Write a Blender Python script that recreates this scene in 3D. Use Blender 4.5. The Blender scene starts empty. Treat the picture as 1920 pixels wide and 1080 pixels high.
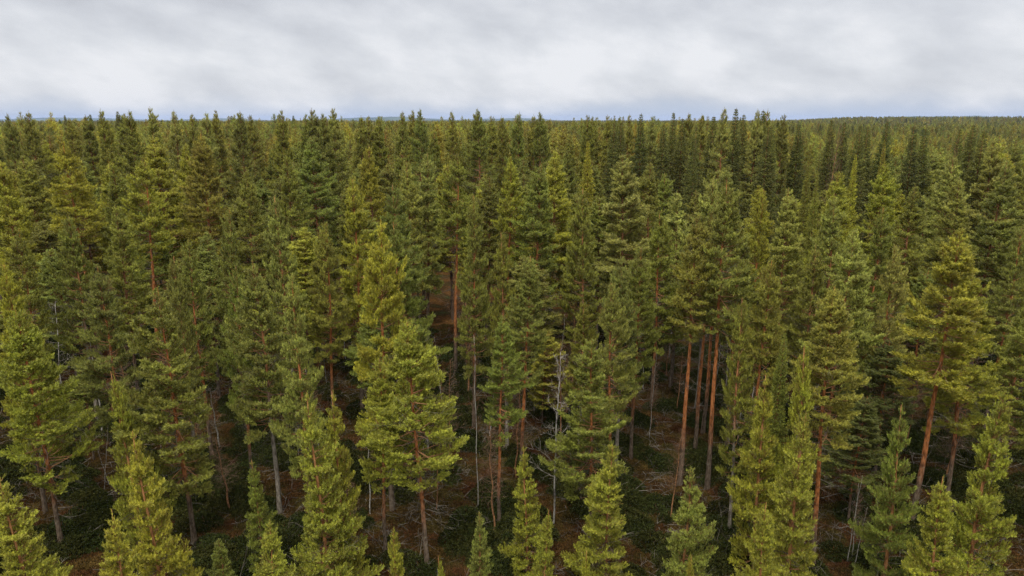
import bpy, math, random
import numpy as np
from mathutils import Vector, Matrix

S = bpy.context.scene
COL = S.collection
rad = math.radians

# ------------------------------------------------------------------ camera
CAM_H = 22.0
FPX = 1300.0                       # focal length in pixels of the 1920 px wide frame
PITCH = math.atan(316.0 / FPX)     # the horizon sits 316 px above the middle
cam_d = bpy.data.cameras.new("camera")
cam = bpy.data.objects.new("camera", cam_d)
COL.objects.link(cam)
cam.location = (0, 0, CAM_H)
cam.rotation_euler = (math.pi / 2 - PITCH, 0, 0)
cam_d.sensor_width = 36.0
cam_d.lens = 36.0 * FPX / 1920.0
cam_d.clip_start = 0.5
cam_d.clip_end = 60000.0
S.camera = cam

# ------------------------------------------------------------------ world, sun, exposure
SKY_OFF = (3.1, 1.7, 0.4)
SUN_EL, SUN_AZ = rad(58), rad(195)     # azimuth clockwise from +Y (the view direction): behind, a little left
EXPOSURE = 0.39
world = bpy.data.worlds.new("World")
S.world = world
world.use_nodes = True


def build_world():
    nt = world.node_tree
    N, L = nt.nodes, nt.links
    N.clear()
    out = N.new("ShaderNodeOutputWorld")
    sky = N.new("ShaderNodeTexSky")
    sky.sky_type = 'NISHITA'
    sky.sun_disc = False
    sky.sun_elevation = SUN_EL
    sky.sun_rotation = SUN_AZ
    bg_sky = N.new("ShaderNodeBackground")
    bg_sky.inputs[1].default_value = 0.10
    L.new(sky.outputs[0], bg_sky.inputs[0])
    tc = N.new("ShaderNodeTexCoord")
    sep = N.new("ShaderNodeSeparateXYZ")
    L.new(tc.outputs['Generated'], sep.inputs[0])

    def m(op, a, b=None, c=None, clamp=False):
        n = N.new("ShaderNodeMath")
        n.operation = op
        n.use_clamp = clamp
        for i, v in enumerate((a, b, c)):
            if v is None:
                continue
            if isinstance(v, (int, float)):
                n.inputs[i].default_value = v
            else:
                L.new(v, n.inputs[i])
        return n.outputs[0]

    z = m('MAXIMUM', sep.outputs[2], 0.0)
    cmb = N.new("ShaderNodeCombineXYZ")      # direction, squeezed so that clouds lie flat and slope down to the right
    L.new(sep.outputs[0], cmb.inputs[0])
    L.new(sep.outputs[1], cmb.inputs[1])
    L.new(m('ADD', m('MULTIPLY', sep.outputs[2], 2.2), m('MULTIPLY', sep.outputs[0], 0.30)), cmb.inputs[2])

    def noise(scale, detail, rough, off, dist=0.0):
        mp = N.new("ShaderNodeMapping")
        mp.inputs['Location'].default_value = off
        L.new(cmb.outputs[0], mp.inputs[0])
        n = N.new("ShaderNodeTexNoise")
        n.inputs['Scale'].default_value = scale
        n.inputs['Detail'].default_value = detail
        n.inputs['Roughness'].default_value = rough
        n.inputs['Distortion'].default_value = dist
        L.new(mp.outputs[0], n.inputs['Vector'])
        return n.outputs[0]

    big = noise(2.6, 4, 0.5, SKY_OFF, 0.2)
    fine = noise(8.5, 6, 0.55, (2.7, 4.3, 1.0), 0.1)
    belt = N.new("ShaderNodeMapRange")       # thinner, brighter cloud low down, heavier cloud above it
    belt.interpolation_type = 'SMOOTHSTEP'
    belt.inputs['From Min'].default_value = 0.075
    belt.inputs['From Max'].default_value = 0.145
    belt.inputs['To Min'].default_value = 0.045
    belt.inputs['To Max'].default_value = -0.045
    L.new(m('ADD', z, m('MULTIPLY', m('SUBTRACT', big, 0.5), 0.10)), belt.inputs[0])
    mixv = m('ADD', m('MULTIPLY', big, 0.52), m('MULTIPLY', fine, 0.48))
    mixv = m('ADD', mixv, belt.outputs[0])
    ramp = N.new("ShaderNodeValToRGB")
    cr = ramp.color_ramp
    cr.elements[0].position = 0.38
    cr.elements[0].color = (0.425, 0.435, 0.468, 1)
    cr.elements[1].position = 0.63
    cr.elements[1].color = (0.655, 0.660, 0.682, 1)
    e = cr.elements.new(0.46)
    e.color = (0.492, 0.505, 0.538, 1)
    e = cr.elements.new(0.55)
    e.color = (0.570, 0.582, 0.610, 1)
    L.new(mixv, ramp.inputs[0])
    # blue-grey gap under the cloud deck, close to the horizon, with a ragged upper edge
    low = m('ADD', sep.outputs[2], m('MULTIPLY', m('SUBTRACT', fine, 0.5), 0.05))
    low = m('ADD', low, m('MULTIPLY', m('SUBTRACT', big, 0.5), 0.07))
    mr = N.new("ShaderNodeMapRange")
    mr.interpolation_type = 'SMOOTHSTEP'
    mr.inputs['From Min'].default_value = 0.002
    mr.inputs['From Max'].default_value = 0.034
    mr.inputs['To Min'].default_value = 0.85
    mr.inputs['To Max'].default_value = 0.0
    L.new(low, mr.inputs[0])
    mixc = N.new("ShaderNodeMix")
    mixc.data_type = 'RGBA'
    L.new(mr.outputs[0], mixc.inputs[0])
    L.new(ramp.outputs[0], mixc.inputs[6])
    mixc.inputs[7].default_value = (0.385, 0.440, 0.535, 1)
    # an overcast sky is about three times as bright overhead as at the horizon
    grad = m('MULTIPLY_ADD', m('MAXIMUM', m('SUBTRACT', z, 0.16), 0.0), 3.4, 1.0)
    hi = N.new("ShaderNodeMapRange")
    hi.inputs['From Min'].default_value = 0.18
    hi.inputs['From Max'].default_value = 0.55
    L.new(z, hi.inputs[0])
    mixh = N.new("ShaderNodeMix")
    mixh.data_type = 'RGBA'
    mixh.inputs[7].default_value = (0.66, 0.62, 0.55, 1)
    L.new(hi.outputs[0], mixh.inputs[0])
    L.new(mixc.outputs[2], mixh.inputs[6])
    mixc = mixh
    bg_cl = N.new("ShaderNodeBackground")
    L.new(mixc.outputs[2], bg_cl.inputs[0])
    L.new(grad, bg_cl.inputs[1])
    mx = N.new("ShaderNodeMixShader")
    mx.inputs[0].default_value = 0.95
    L.new(bg_sky.outputs[0], mx.inputs[1])
    L.new(bg_cl.outputs[0], mx.inputs[2])
    L.new(mx.outputs[0], out.inputs[0])


build_world()
sd = bpy.data.lights.new("sun", 'SUN')
sd.energy = 1.5
sd.angle = rad(14)
sd.color = (1.0, 0.92, 0.78)
sun = bpy.data.objects.new("sun", sd)
COL.objects.link(sun)
sdir = Vector((math.sin(SUN_AZ) * math.cos(SUN_EL), math.cos(SUN_AZ) * math.cos(SUN_EL), math.sin(SUN_EL)))
sun.rotation_euler = (-sdir).to_track_quat('-Z', 'Y').to_euler()
sun.location = (0, -20, 60)

S.view_settings.view_transform = 'Standard'
S.view_settings.look = 'None'
S.view_settings.exposure = EXPOSURE
S.view_settings.gamma = 1.0
S.render.engine = 'CYCLES'
cy = S.cycles
cy.max_bounces = 5
cy.diffuse_bounces = 2
cy.glossy_bounces = 1
cy.transmission_bounces = 2
cy.transparent_max_bounces = 4
cy.volume_bounces = 0
cy.use_denoising = True
cy.denoising_prefilter = 'NONE'
cy.sample_clamp_indirect = 4.0


# ------------------------------------------------------------------ helpers
def smooth(v, a, b):
    t = min(1.0, max(0.0, (v - a) / (b - a)))
    return t * t * (3 - 2 * t)


def ground_h(x, y):
    r = math.hypot(x, y)
    h = 0.22 * math.sin(x * 0.19 + 1.3) * math.cos(y * 0.16) + 0.15 * math.sin(x * 0.071 + y * 0.11)
    h *= 1 - smooth(r, 400, 900)
    az = x / max(abs(y), 1.0) if y > 0 else 0.0
    side = smooth(az, 0.34, 0.50)
    h += side * (-3.5 * smooth(r, 70, 190) + 3.5 * smooth(r, 300, 700) + 14.0 * smooth(r, 650, 2600))
    h += -1.0 * smooth(r, 170, 700) * (1 - side)
    h += 0.9 * math.sin(x * 0.004 + 2) * math.sin(y * 0.0031) * smooth(r, 250, 900)
    return h


def ray(px, py):
    u, v = (px - 960) / FPX, (540 - py) / FPX
    c, s = math.cos(PITCH), math.sin(PITCH)
    return Vector((u, c + v * s, -s + v * c))


def at(px, py, Y):
    """world point seen at photo pixel (px, py), Y metres ahead; also the depth along the lens axis"""
    d = ray(px, py)
    k = Y / d.y
    return Vector((0, 0, CAM_H)) + d * k, k


def project(p):
    c, s = math.cos(PITCH), math.sin(PITCH)
    q = Vector(p) - Vector((0, 0, CAM_H))
    dep = q.y * c - q.z * s
    return 960 + FPX * q.x / dep, 540 - FPX * (q.y * s + q.z * c) / dep, dep


def nrm(a):
    return a / np.maximum(np.linalg.norm(a, axis=-1, keepdims=True), 1e-9)


class MB:
    """collects triangles with a material index and a tint per vertex"""
    def __init__(self):
        self.v, self.t, self.m, self.c, self.n = [], [], [], [], 0

    def add(self, v, t, mat=0, tint=0.5):
        v = np.asarray(v, dtype=np.float32).reshape(-1, 3)
        t = np.asarray(t, dtype=np.int32).reshape(-1, 3)
        self.v.append(v)
        self.t.append(t + self.n)
        self.m.append(np.full(len(t), mat, dtype=np.int32))
        self.c.append(np.broadcast_to(np.asarray(tint, dtype=np.float32), (len(v),)).copy())
        self.n += len(v)

    def segs(self, P0, P1, r0, r1, mat=0, sides=3):
        """batch of thin tapered prisms"""
        P0, P1 = np.asarray(P0, float), np.asarray(P1, float)
        n = len(P0)
        if n == 0:
            return
        r0 = np.broadcast_to(np.asarray(r0, float), (n,))
        r1 = np.broadcast_to(np.asarray(r1, float), (n,))
        d = nrm(P1 - P0)
        ref = np.where(np.abs(d[:, 2:3]) > 0.9, np.array([[1.0, 0, 0]]), np.array([[0, 0, 1.0]]))
        u = nrm(np.cross(d, ref))
        w = np.cross(d, u)
        vs = []
        for ring, (P, r) in enumerate(((P0, r0), (P1, r1))):
            for k in range(sides):
                a = 2 * math.pi * k / sides
                vs.append(P + (u * math.cos(a) + w * math.sin(a)) * r[:, None])
        V = np.stack(vs, axis=1).reshape(-1, 3)
        base = (np.arange(n) * 2 * sides)[:, None]
        tl = []
        for k in range(sides):
            k2 = (k + 1) % sides
            tl += [[k, k2, sides + k2], [k, sides + k2, sides + k]]
        T = (base[:, :, None] + np.array(tl)[None]).reshape(-1, 3)
        self.add(V, T, mat)

    def tube(self, pts, radii, sides=10, mat=0, cap=True, squash=None):
        pts = np.asarray(pts, float)
        n = len(pts)
        tang = nrm(np.gradient(pts, axis=0))
        ref = np.array([1.0, 0, 0]) if abs(tang[0][2]) > 0.7 else np.array([0, 0, 1.0])
        V = []
        for i in range(n):
            u = nrm(np.cross(tang[i], ref)[None])[0]
            w = np.cross(tang[i], u)
            for k in range(sides):
                a = 2 * math.pi * k / sides
                V.append(pts[i] + (u * math.cos(a) + w * math.sin(a)) * radii[i])
        T = []
        for i in range(n - 1):
            for k in range(sides):
                a, b = i * sides + k, i * sides + (k + 1) % sides
                T += [[a, b, b + sides], [a, b + sides, a + sides]]
        if cap:
            V.append(pts[-1])
            c = len(V) - 1
            T += [[(n - 1) * sides + k, (n - 1) * sides + (k + 1) % sides, c] for k in range(sides)]
        self.add(V, T, mat)

    def tufts(self, P, D, size, rng, blades=10, nl=0.075, nw=0.018, length=0.17, mat=0, spread=0.8):
        """needle-covered shoots: blades radiating from each short axis"""
        P, D = np.asarray(P, float), nrm(np.asarray(D, float))
        n = len(P)
        if n == 0:
            return
        size = np.broadcast_to(np.asarray(size, float), (n,))[:, None]
        tint = rng.uniform(0, 1, n)
        ref = nrm(rng.normal(size=(n, 3)))
        u = nrm(np.cross(D, ref))
        w = np.cross(D, u)
        a0 = rng.uniform(0, 6.28, n)
        for k in range(blades):
            s = (k + 0.5) / blades
            a = (a0 + k * 2.4)[:, None]
            o = u * np.cos(a) + w * np.sin(a)
            bd = nrm(D * (0.45 + 0.6 * s) + o * spread)
            base = P + D * (s * length) * size
            tip = base + bd * nl * size
            side = nrm(np.cross(bd, o + 0.3 * ref)) * (nw * 0.5) * size
            mid = base + bd * nl * 0.45 * size
            V = np.stack([base, mid + side, tip, mid - side], axis=1).reshape(-1, 3)
            b = (np.arange(n) * 4)[:, None, None]
            T = (b + np.array([[0, 1, 2], [0, 2, 3]])[None]).reshape(-1, 3)
            self.add(V, T, mat, np.repeat(tint, 4))

    def mesh(self, name, mats, smooth_shade=False):
        me = bpy.data.meshes.new(name)
        V = np.concatenate(self.v)
        T = np.concatenate(self.t)
        me.vertices.add(len(V))
        me.vertices.foreach_set("co", V.ravel())
        me.loops.add(len(T) * 3)
        me.loops.foreach_set("vertex_index", T.ravel())
        me.polygons.add(len(T))
        me.polygons.foreach_set("loop_start", np.arange(0, len(T) * 3, 3, dtype=np.int32))
        me.polygons.foreach_set("material_index", np.concatenate(self.m))
        me.polygons.foreach_set("use_smooth", np.full(len(T), smooth_shade, dtype=bool))
        at_ = me.attributes.new("tint", 'FLOAT', 'POINT')
        at_.data.foreach_set("value", np.concatenate(self.c))
        for m_ in mats:
            me.materials.append(m_)
        me.update()
        return me


# ------------------------------------------------------------------ materials
def new_mat(name):
    m = bpy.data.materials.new(name)
    m.use_nodes = True
    m.node_tree.nodes.clear()
    return m, m.node_tree.nodes, m.node_tree.links


def needle_material(name, color=None, var=0.35, gloss=0.03):
    m, N, L = new_mat(name)
    out = N.new("ShaderNodeOutputMaterial")
    oi = N.new("ShaderNodeObjectInfo")
    at_ = N.new("ShaderNodeAttribute")
    at_.attribute_name = "tint"
    ramp = N.new("ShaderNodeValToRGB")
    cr = ramp.color_ramp
    cr.elements[0].color = (0.56, 0.60, 0.54, 1)
    cr.elements[1].color = (1.62, 1.56, 1.40, 1)
    e = cr.elements.new(0.55)
    e.color = (1.0, 1.0, 0.95, 1)
    L.new(at_.outputs['Fac'], ramp.inputs[0])
    mul = N.new("ShaderNodeMix")
    mul.data_type = 'RGBA'
    mul.blend_type = 'MULTIPLY'
    mul.inputs[0].default_value = 1.0
    L.new(ramp.outputs[0], mul.inputs[6])
    if color is None:
        L.new(oi.outputs['Color'], mul.inputs[7])
    else:
        hs = N.new("ShaderNodeHueSaturation")
        hs.inputs['Color'].default_value = (*color, 1)
        mr = N.new("ShaderNodeMapRange")
        mr.inputs['To Min'].default_value = 0.47
        mr.inputs['To Max'].default_value = 0.525
        L.new(oi.outputs['Random'], mr.inputs[0])
        L.new(mr.outputs[0], hs.inputs['Hue'])
        mv = N.new("ShaderNodeMath")
        mv.operation = 'MULTIPLY'
        mv.inputs[1].default_value = 7.31
        L.new(oi.outputs['Random'], mv.inputs[0])
        fr = N.new("ShaderNodeMath")
        fr.operation = 'FRACT'
        L.new(mv.outputs[0], fr.inputs[0])
        mr2 = N.new("ShaderNodeMapRange")
        mr2.inputs['To Min'].default_value = 1 - var
        mr2.inputs['To Max'].default_value = 1 + var
        L.new(fr.outputs[0], mr2.inputs[0])
        L.new(mr2.outputs[0], hs.inputs['Value'])
        L.new(hs.outputs[0], mul.inputs[7])
    tc = N.new("ShaderNodeTexCoord")
    nz = N.new("ShaderNodeTexNoise")
    nz.inputs['Scale'].default_value = 0.9
    nz.inputs['Detail'].default_value = 2
    L.new(tc.outputs['Object'], nz.inputs['Vector'])
    pr = N.new("ShaderNodeValToRGB")
    pr.color_ramp.elements[0].position = 0.35
    pr.color_ramp.elements[0].color = (0.80, 0.76, 0.80, 1)
    pr.color_ramp.elements[1].position = 0.65
    pr.color_ramp.elements[1].color = (1.16, 1.18, 1.15, 1)
    L.new(nz.outputs[0], pr.inputs[0])
    m2 = N.new("ShaderNodeMix")
    m2.data_type = 'RGBA'
    m2.blend_type = 'MULTIPLY'
    m2.inputs[0].default_value = 1.0
    L.new(mul.outputs[2], m2.inputs[6])
    L.new(pr.outputs[0], m2.inputs[7])
    mul = m2
    df = N.new("ShaderNodeBsdfDiffuse")
    tr = N.new("ShaderNodeBsdfTranslucent")
    L.new(mul.outputs[2], df.inputs[0])
    L.new(mul.outputs[2], tr.inputs[0])
    mx = N.new("ShaderNodeMixShader")
    mx.inputs[0].default_value = 0.20
    L.new(df.outputs[0], mx.inputs[1])
    L.new(tr.outputs[0], mx.inputs[2])
    gl = N.new("ShaderNodeBsdfGlossy")
    gl.inputs['Roughness'].default_value = 0.42
    gl.inputs[0].default_value = (0.95, 1.0, 0.85, 1)
    mx2 = N.new("ShaderNodeMixShader")
    mx2.inputs[0].default_value = gloss
    L.new(mx.outputs[0], mx2.inputs[1])
    L.new(gl.outputs[0], mx2.inputs[2])
    L.new(mx2.outputs[0], out.inputs[0])
    return m


def bark_material(name, low, high, z0, z1, lichen=0.3, scale=9.0):
    """bark whose lower stem is grey and scaly and whose upper stem is smooth and reddish, as a Scots pine's is"""
    m, N, L = new_mat(name)
    out = N.new("ShaderNodeOutputMaterial")
    tc = N.new("ShaderNodeTexCoord")
    sep = N.new("ShaderNodeSeparateXYZ")
    L.new(tc.outputs['Object'], sep.inputs[0])
    mp = N.new("ShaderNodeMapping")
    mp.inputs['Scale'].default_value = (1, 1, 0.35)
    L.new(tc.outputs['Object'], mp.inputs[0])
    nz = N.new("ShaderNodeTexNoise")
    nz.inputs['Scale'].default_value = scale
    nz.inputs['Detail'].default_value = 5
    L.new(mp.outputs[0], nz.inputs['Vector'])
    nz2 = N.new("ShaderNodeTexNoise")
    nz2.inputs['Scale'].default_value = 1.1
    nz2.inputs['Detail'].default_value = 3
    L.new(tc.outputs['Object'], nz2.inputs['Vector'])
    ad = N.new("ShaderNodeMath")
    ad.operation = 'MULTIPLY_ADD'
    ad.inputs[1].default_value = 4.0
    L.new(nz2.outputs[0], ad.inputs[0])
    L.new(sep.outputs[2], ad.inputs[2])
    mr = N.new("ShaderNodeMapRange")
    mr.interpolation_type = 'SMOOTHSTEP'
    mr.inputs['From Min'].default_value = z0 + 2.0
    mr.inputs['From Max'].default_value = z1 + 2.0
    L.new(ad.outputs[0], mr.inputs[0])
    mx = N.new("ShaderNodeMix")
    mx.data_type = 'RGBA'
    mx.inputs[6].default_value = (*low, 1)
    mx.inputs[7].default_value = (*high, 1)
    L.new(mr.outputs[0], mx.inputs[0])
    rp = N.new("ShaderNodeValToRGB")
    rp.color_ramp.elements[0].position = 0.36
    rp.color_ramp.elements[0].color = (0.45, 0.42, 0.40, 1)
    rp.color_ramp.elements[1].position = 0.62
    rp.color_ramp.elements[1].color = (1.25, 1.25, 1.22, 1)
    L.new(nz.outputs[0], rp.inputs[0])
    mu = N.new("ShaderNodeMix")
    mu.data_type = 'RGBA'
    mu.blend_type = 'MULTIPLY'
    mu.inputs[0].default_value = 1
    L.new(mx.outputs[2], mu.inputs[6])
    L.new(rp.outputs[0], mu.inputs[7])
    # pale lichen blotches
    lz = N.new("ShaderNodeTexNoise")
    lz.inputs['Scale'].default_value = 5.0
    lz.inputs['Detail'].default_value = 4
    L.new(tc.outputs['Object'], lz.inputs['Vector'])
    lr = N.new("ShaderNodeMapRange")
    lr.inputs['From Min'].default_value = 0.60
    lr.inputs['From Max'].default_value = 0.68
    lr.inputs['To Max'].default_value = lichen
    L.new(lz.outputs[0], lr.inputs[0])
    lm = N.new("ShaderNodeMix")
    lm.data_type = 'RGBA'
    lm.inputs[7].default_value = (0.26, 0.27, 0.22, 1)
    L.new(lr.outputs[0], lm.inputs[0])
    L.new(mu.outputs[2], lm.inputs[6])
    bs = N.new("ShaderNodeBsdfDiffuse")
    L.new(lm.outputs[2], bs.inputs[0])
    L.new(bs.outputs[0], out.inputs[0])
    return m


def plain_noise_material(name, c1, c2, scale=6.0, lo=0.4, hi=0.6):
    m, N, L = new_mat(name)
    out = N.new("ShaderNodeOutputMaterial")
    tc = N.new("ShaderNodeTexCoord")
    nz = N.new("ShaderNodeTexNoise")
    nz.inputs['Scale'].default_value = scale
    nz.inputs['Detail'].default_value = 4
    L.new(tc.outputs['Object'], nz.inputs['Vector'])
    rp = N.new("ShaderNodeValToRGB")
    rp.color_ramp.elements[0].position = lo
    rp.color_ramp.elements[0].color = (*c1, 1)
    rp.color_ramp.elements[1].position = hi
    rp.color_ramp.elements[1].color = (*c2, 1)
    L.new(nz.outputs[0], rp.inputs[0])
    bs = N.new("ShaderNodeBsdfDiffuse")
    L.new(rp.outputs[0], bs.inputs[0])
    L.new(bs.outputs[0], out.inputs[0])
    return m


M_NEEDLE = needle_material("pine_needles")
M_BARK = bark_material("pine_bark", (0.125, 0.098, 0.076), (0.32, 0.128, 0.050), 2.0, 5.5)
M_BARK_YOUNG = bark_material("young_pine_bark", (0.24, 0.15, 0.09), (0.32, 0.16, 0.07), 0.5, 2.0)
M_BARK_GREY = bark_material("grey_pine_bark", (0.22, 0.20, 0.175), (0.36, 0.17, 0.08), 5.0, 8.5, 0.7)
M_BARK_MID = bark_material("shaded_pine_bark", (0.13, 0.105, 0.085), (0.22, 0.11, 0.055), 3.0, 9.0)
M_TWIG = plain_noise_material("pine_branch_bark", (0.16, 0.085, 0.045), (0.30, 0.16, 0.08), 3.0)
M_DEAD = plain_noise_material("dead_twig_bark", (0.062, 0.054, 0.045), (0.165, 0.150, 0.130), 2.5)
M_BIRCH = plain_noise_material("birch_bark", (0.10, 0.09, 0.085), (0.32, 0.31, 0.285), 4.0, 0.36, 0.5)
M_BIRCHTWIG = plain_noise_material("bare_birch_twigs", (0.15, 0.135, 0.12), (0.34, 0.32, 0.29), 3.0)
M_REDTWIG = plain_noise_material("reddish_bare_twigs", (0.105, 0.066, 0.045), (0.19, 0.125, 0.090), 3.0)


# ------------------------------------------------------------------ tree shapes
def pine_shape(seed, H, R, cb, kind, detail=1.0, blades=10, tuft=1.0, dead=1.0, grey=False, spire=0.0):
    """Scots pine: whorls of up-curved limbs, each a flat fan of side shoots carrying needle brushes"""
    rng = np.random.default_rng(seed)
    wood, crown, dd = MB(), MB(), MB()
    nz = 14
    zs = np.linspace(0, H, nz)
    ph = rng.uniform(0, 6.28, 4)
    bend = 0.012 * H
    ax = lambda z: np.array([bend * math.sin(z / H * 3.0 + ph[0]) - bend * math.sin(ph[0]) + 0.03 * math.sin(z * 0.9 + ph[2]),
                             bend * math.sin(z / H * 2.6 + ph[1]) - bend * math.sin(ph[1]) + 0.03 * math.sin(z * 0.8 + ph[3]), z])
    r_b = 0.0085 * H + 0.015
    pts = [ax(z) for z in zs]
    rr = [r_b * (1 - z / H) ** 0.8 + 0.007 + (0.35 * r_b * max(0, 1 - z / 0.6)) for z in zs]
    pts[0] = pts[0] - np.array([0, 0, 0.35])
    wood.tube(pts, rr, 10)
    P0, P1, R0, R1 = [], [], [], []
    TP, TD, TS = [], [], []
    z = cb * H
    top = H - 0.25
    # (limb lengths vary along the stem as well, so that outlines are not clean cones)
    wob = rng.uniform(0, 6.28, 2)
    lop = rng.uniform(0, 6.28)               # crowns are a little heavier on one side
    lop_a = rng.uniform(0.08, 0.36)
    gap_z, gap_a = rng.uniform(0.15, 0.7), rng.uniform(0, 6.28)      # a sector where limbs are missing
    while z < top:
        t = (z - cb * H) / (H - cb * H)
        if kind == 'A':
            prof = (1 - t) ** 0.90 * min(1.0, 0.72 + t * 1.6) * 1.08 + 0.04
        elif kind == 'B':
            prof = min(1.0, 0.55 + t * 2.1) * (1 - t) ** 0.78 * 1.16 + 0.045
        else:
            prof = min(1.0, 0.5 + t * 2.2) * (1 - t ** 1.35) ** 0.9 * 1.05 + 0.04
        if spire and t > 1 - spire:
            prof *= 0.50 + 0.25 * rng.random()
        n = rng.integers(5, 8) if t < 0.85 else rng.integers(4, 6)
        a0 = rng.uniform(0, 6.28)
        for b in range(n):
            if rng.random() < 0.07 + 0.10 * (1 - t):
                continue
            az = a0 + b * 6.283 / n + rng.normal(0, 0.22)
            if abs(t - gap_z) < 0.05 and math.cos(az - gap_a) > 0.3:
                continue
            L = R * prof * rng.uniform(0.72, 1.08) * (1 + lop_a * math.cos(az - lop)) * (1 + 0.13 * math.sin(z * 1.7 + wob[0]) + 0.09 * math.sin(z * 3.9 + az + wob[1]))
            if rng.random() < 0.09:
                L *= 1.3
            L = max(L, 0.14)
            e0 = rad(-8 + 48 * t ** 1.5 + rng.normal(0, 12))
            curl = rad(rng.uniform(22, 55))
            rdir = np.array([math.cos(az), math.sin(az), 0])
            sdir_ = np.array([-math.sin(az), math.cos(az), 0])
            k = max(3, int(L / 0.35) + 2)
            p = ax(z + rng.uniform(-0.32, 0.32) * (1 - 0.7 * t)).copy()
            step = L / (k - 1)
            bp = [p.copy()]
            bd = []
            side_drift = rng.normal(0, 0.12)
            for i in range(k - 1):
                s = (i + 0.5) / (k - 1)
                e = e0 + curl * s * s
                d = rdir * math.cos(e) + np.array([0, 0, math.sin(e)]) + sdir_ * side_drift * s + rng.normal(0, 0.05, 3)
                d /= np.linalg.norm(d)
                p = p + d * step
                bp.append(p.copy())
                bd.append(d)
            br = 0.011 + 0.009 * L
            for i in range(k - 1):
                P0.append(bp[i]); P1.append(bp[i + 1])
                R0.append(br * (1 - i / (k - 1)) + 0.005); R1.append(br * (1 - (i + 1) / (k - 1)) + 0.004)

            def pos(s):
                f = min(max(s, 0), 0.9999) * (k - 1)
                i = int(f)
                return bp[i] + (bp[i + 1] - bp[i]) * (f - i), bd[i]
            start = 0.14 if kind == 'A' else 0.32 if L > 1.2 else (0.18 if L > 0.5 else 0.05)
            if t < 0.25:
                start += 0.12
            sp = 0.105 / detail
            s = start
            sgn = 1 if rng.random() < 0.5 else -1
            while s < 0.99:
                q, d = pos(s)
                bl = (min(0.75, (1 - s) * L * 0.7 + 0.15)) * rng.uniform(0.65, 1.2)
                fwd = rng.uniform(0.45, 0.85)
                dirb = d * fwd + sgn * np.cross(d, [0, 0, 1.0]) * rng.uniform(0.6, 1.0) + np.array([0, 0, rng.uniform(0.05, 0.45)])
                dirb /= np.linalg.norm(dirb)
                if bl > 0.14:
                    P0.append(q); P1.append(q + dirb * bl); R0.append(0.007); R1.append(0.003)
                nt = max(1, int(bl / (0.10 / detail)))
                for j in range(nt):
                    f = (j + 0.75) / nt
                    if f < 0.25 and bl > 0.3:
                        continue
                    tp = q + dirb * bl * f * 0.85 + rng.normal(0, 0.03, 3)
                    td = dirb + np.array([0, 0, rng.uniform(0.1, 0.8)]) + rng.normal(0, 0.38, 3)
                    TP.append(tp); TD.append(td); TS.append(rng.uniform(0.75, 1.15))
                if s > start + 0.1 or L < 1:
                    TP.append(q + rng.normal(0, 0.02, 3)); TD.append(d + np.array([0, 0, 0.7]) + rng.normal(0, 0.3, 3)); TS.append(rng.uniform(0.8, 1.1))
                s += sp / L * rng.uniform(0.8, 1.2) if L > 0.25 else 0.5
                sgn = -sgn
            for j in range(3):
                TP.append(bp[-1]); TD.append(bd[-1] + np.array([0, 0, 0.55]) + rng.normal(0, 0.3, 3)); TS.append(rng.uniform(0.95, 1.3))
        z += rng.uniform(0.30, 0.48) * (0.85 if 0.6 < t < 0.85 else 1.0) + (0.08 if t > 0.88 else 0)
    # leader
    for zz in np.arange(top - 0.4, H, 0.07 / min(1.0, detail)):
        for j in range(2 if detail > 1.5 else 1):
            TP.append(ax(zz)); TD.append(np.array([0, 0, 1.3]) + rng.normal(0, 0.4, 3)); TS.append(0.9)
    TS = np.array(TS) * tuft
    TP = np.array(TP)
    TS = TS * np.interp(H - TP[:, 2], [0, 0.45, 0.12 * H], [0.55, 0.68, 1.0])
    crown.tufts(TP, TD, TS, rng, blades=blades, nw=0.028, nl=0.084, length=0.16)
    crown.segs(P0, P1, R0, R1, mat=1)
    # dead lower limbs, grey and bare
    D0, D1, E0, E1 = [], [], [], []
    zlow = 0.13 * H if kind != 'C' else 0.22 * H
    nd = int(0.75 * dead * (30 + 3.0 * (cb * H + 0.3)))
    for b in range(nd):
        zz = zlow + (max(cb * H + 0.30 * H, zlow + 1.5) - zlow) * rng.uniform(0, 1) ** 0.75
        az = rng.uniform(0, 6.28)
        L = R * rng.uniform(0.25, 0.85) * (0.6 + 0.4 * zz / (cb * H + 1))
        p = ax(zz).copy()
        e = rad(rng.uniform(-28, 12))
        nseg = 4
        d = np.array([math.cos(az) * math.cos(e), math.sin(az) * math.cos(e), math.sin(e)])
        for i in range(nseg):
            d = d + rng.normal(0, 0.13, 3) + np.array([0, 0, 0.05])
            d /= np.linalg.norm(d)
            q = p + d * L / nseg
            D0.append(p); D1.append(q); E0.append(0.013 * (1 - i / nseg) + 0.004); E1.append(0.013 * (1 - (i + 1) / nseg) + 0.003)
            for _ in range(2):
                dd_ = d + rng.normal(0, 0.55, 3)
                dd_ /= np.linalg.norm(dd_)
                l2 = L * rng.uniform(0.12, 0.35)
                q2 = q + dd_ * l2
                D0.append(q); D1.append(q2); E0.append(0.006); E1.append(0.003)
                for _ in range(2):
                    d3 = dd_ + rng.normal(0, 0.6, 3)
                    d3 /= np.linalg.norm(d3)
                    D0.append(q2); D1.append(q2 + d3 * l2 * 0.6); E0.append(0.004); E1.append(0.002)
            p = q
    if nd:
        dd.segs(D0, D1, E0, E1)
    return dict(wood=wood, crown=crown, dead=dd if nd else None, H=H, R=R, cb=cb)


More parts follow.
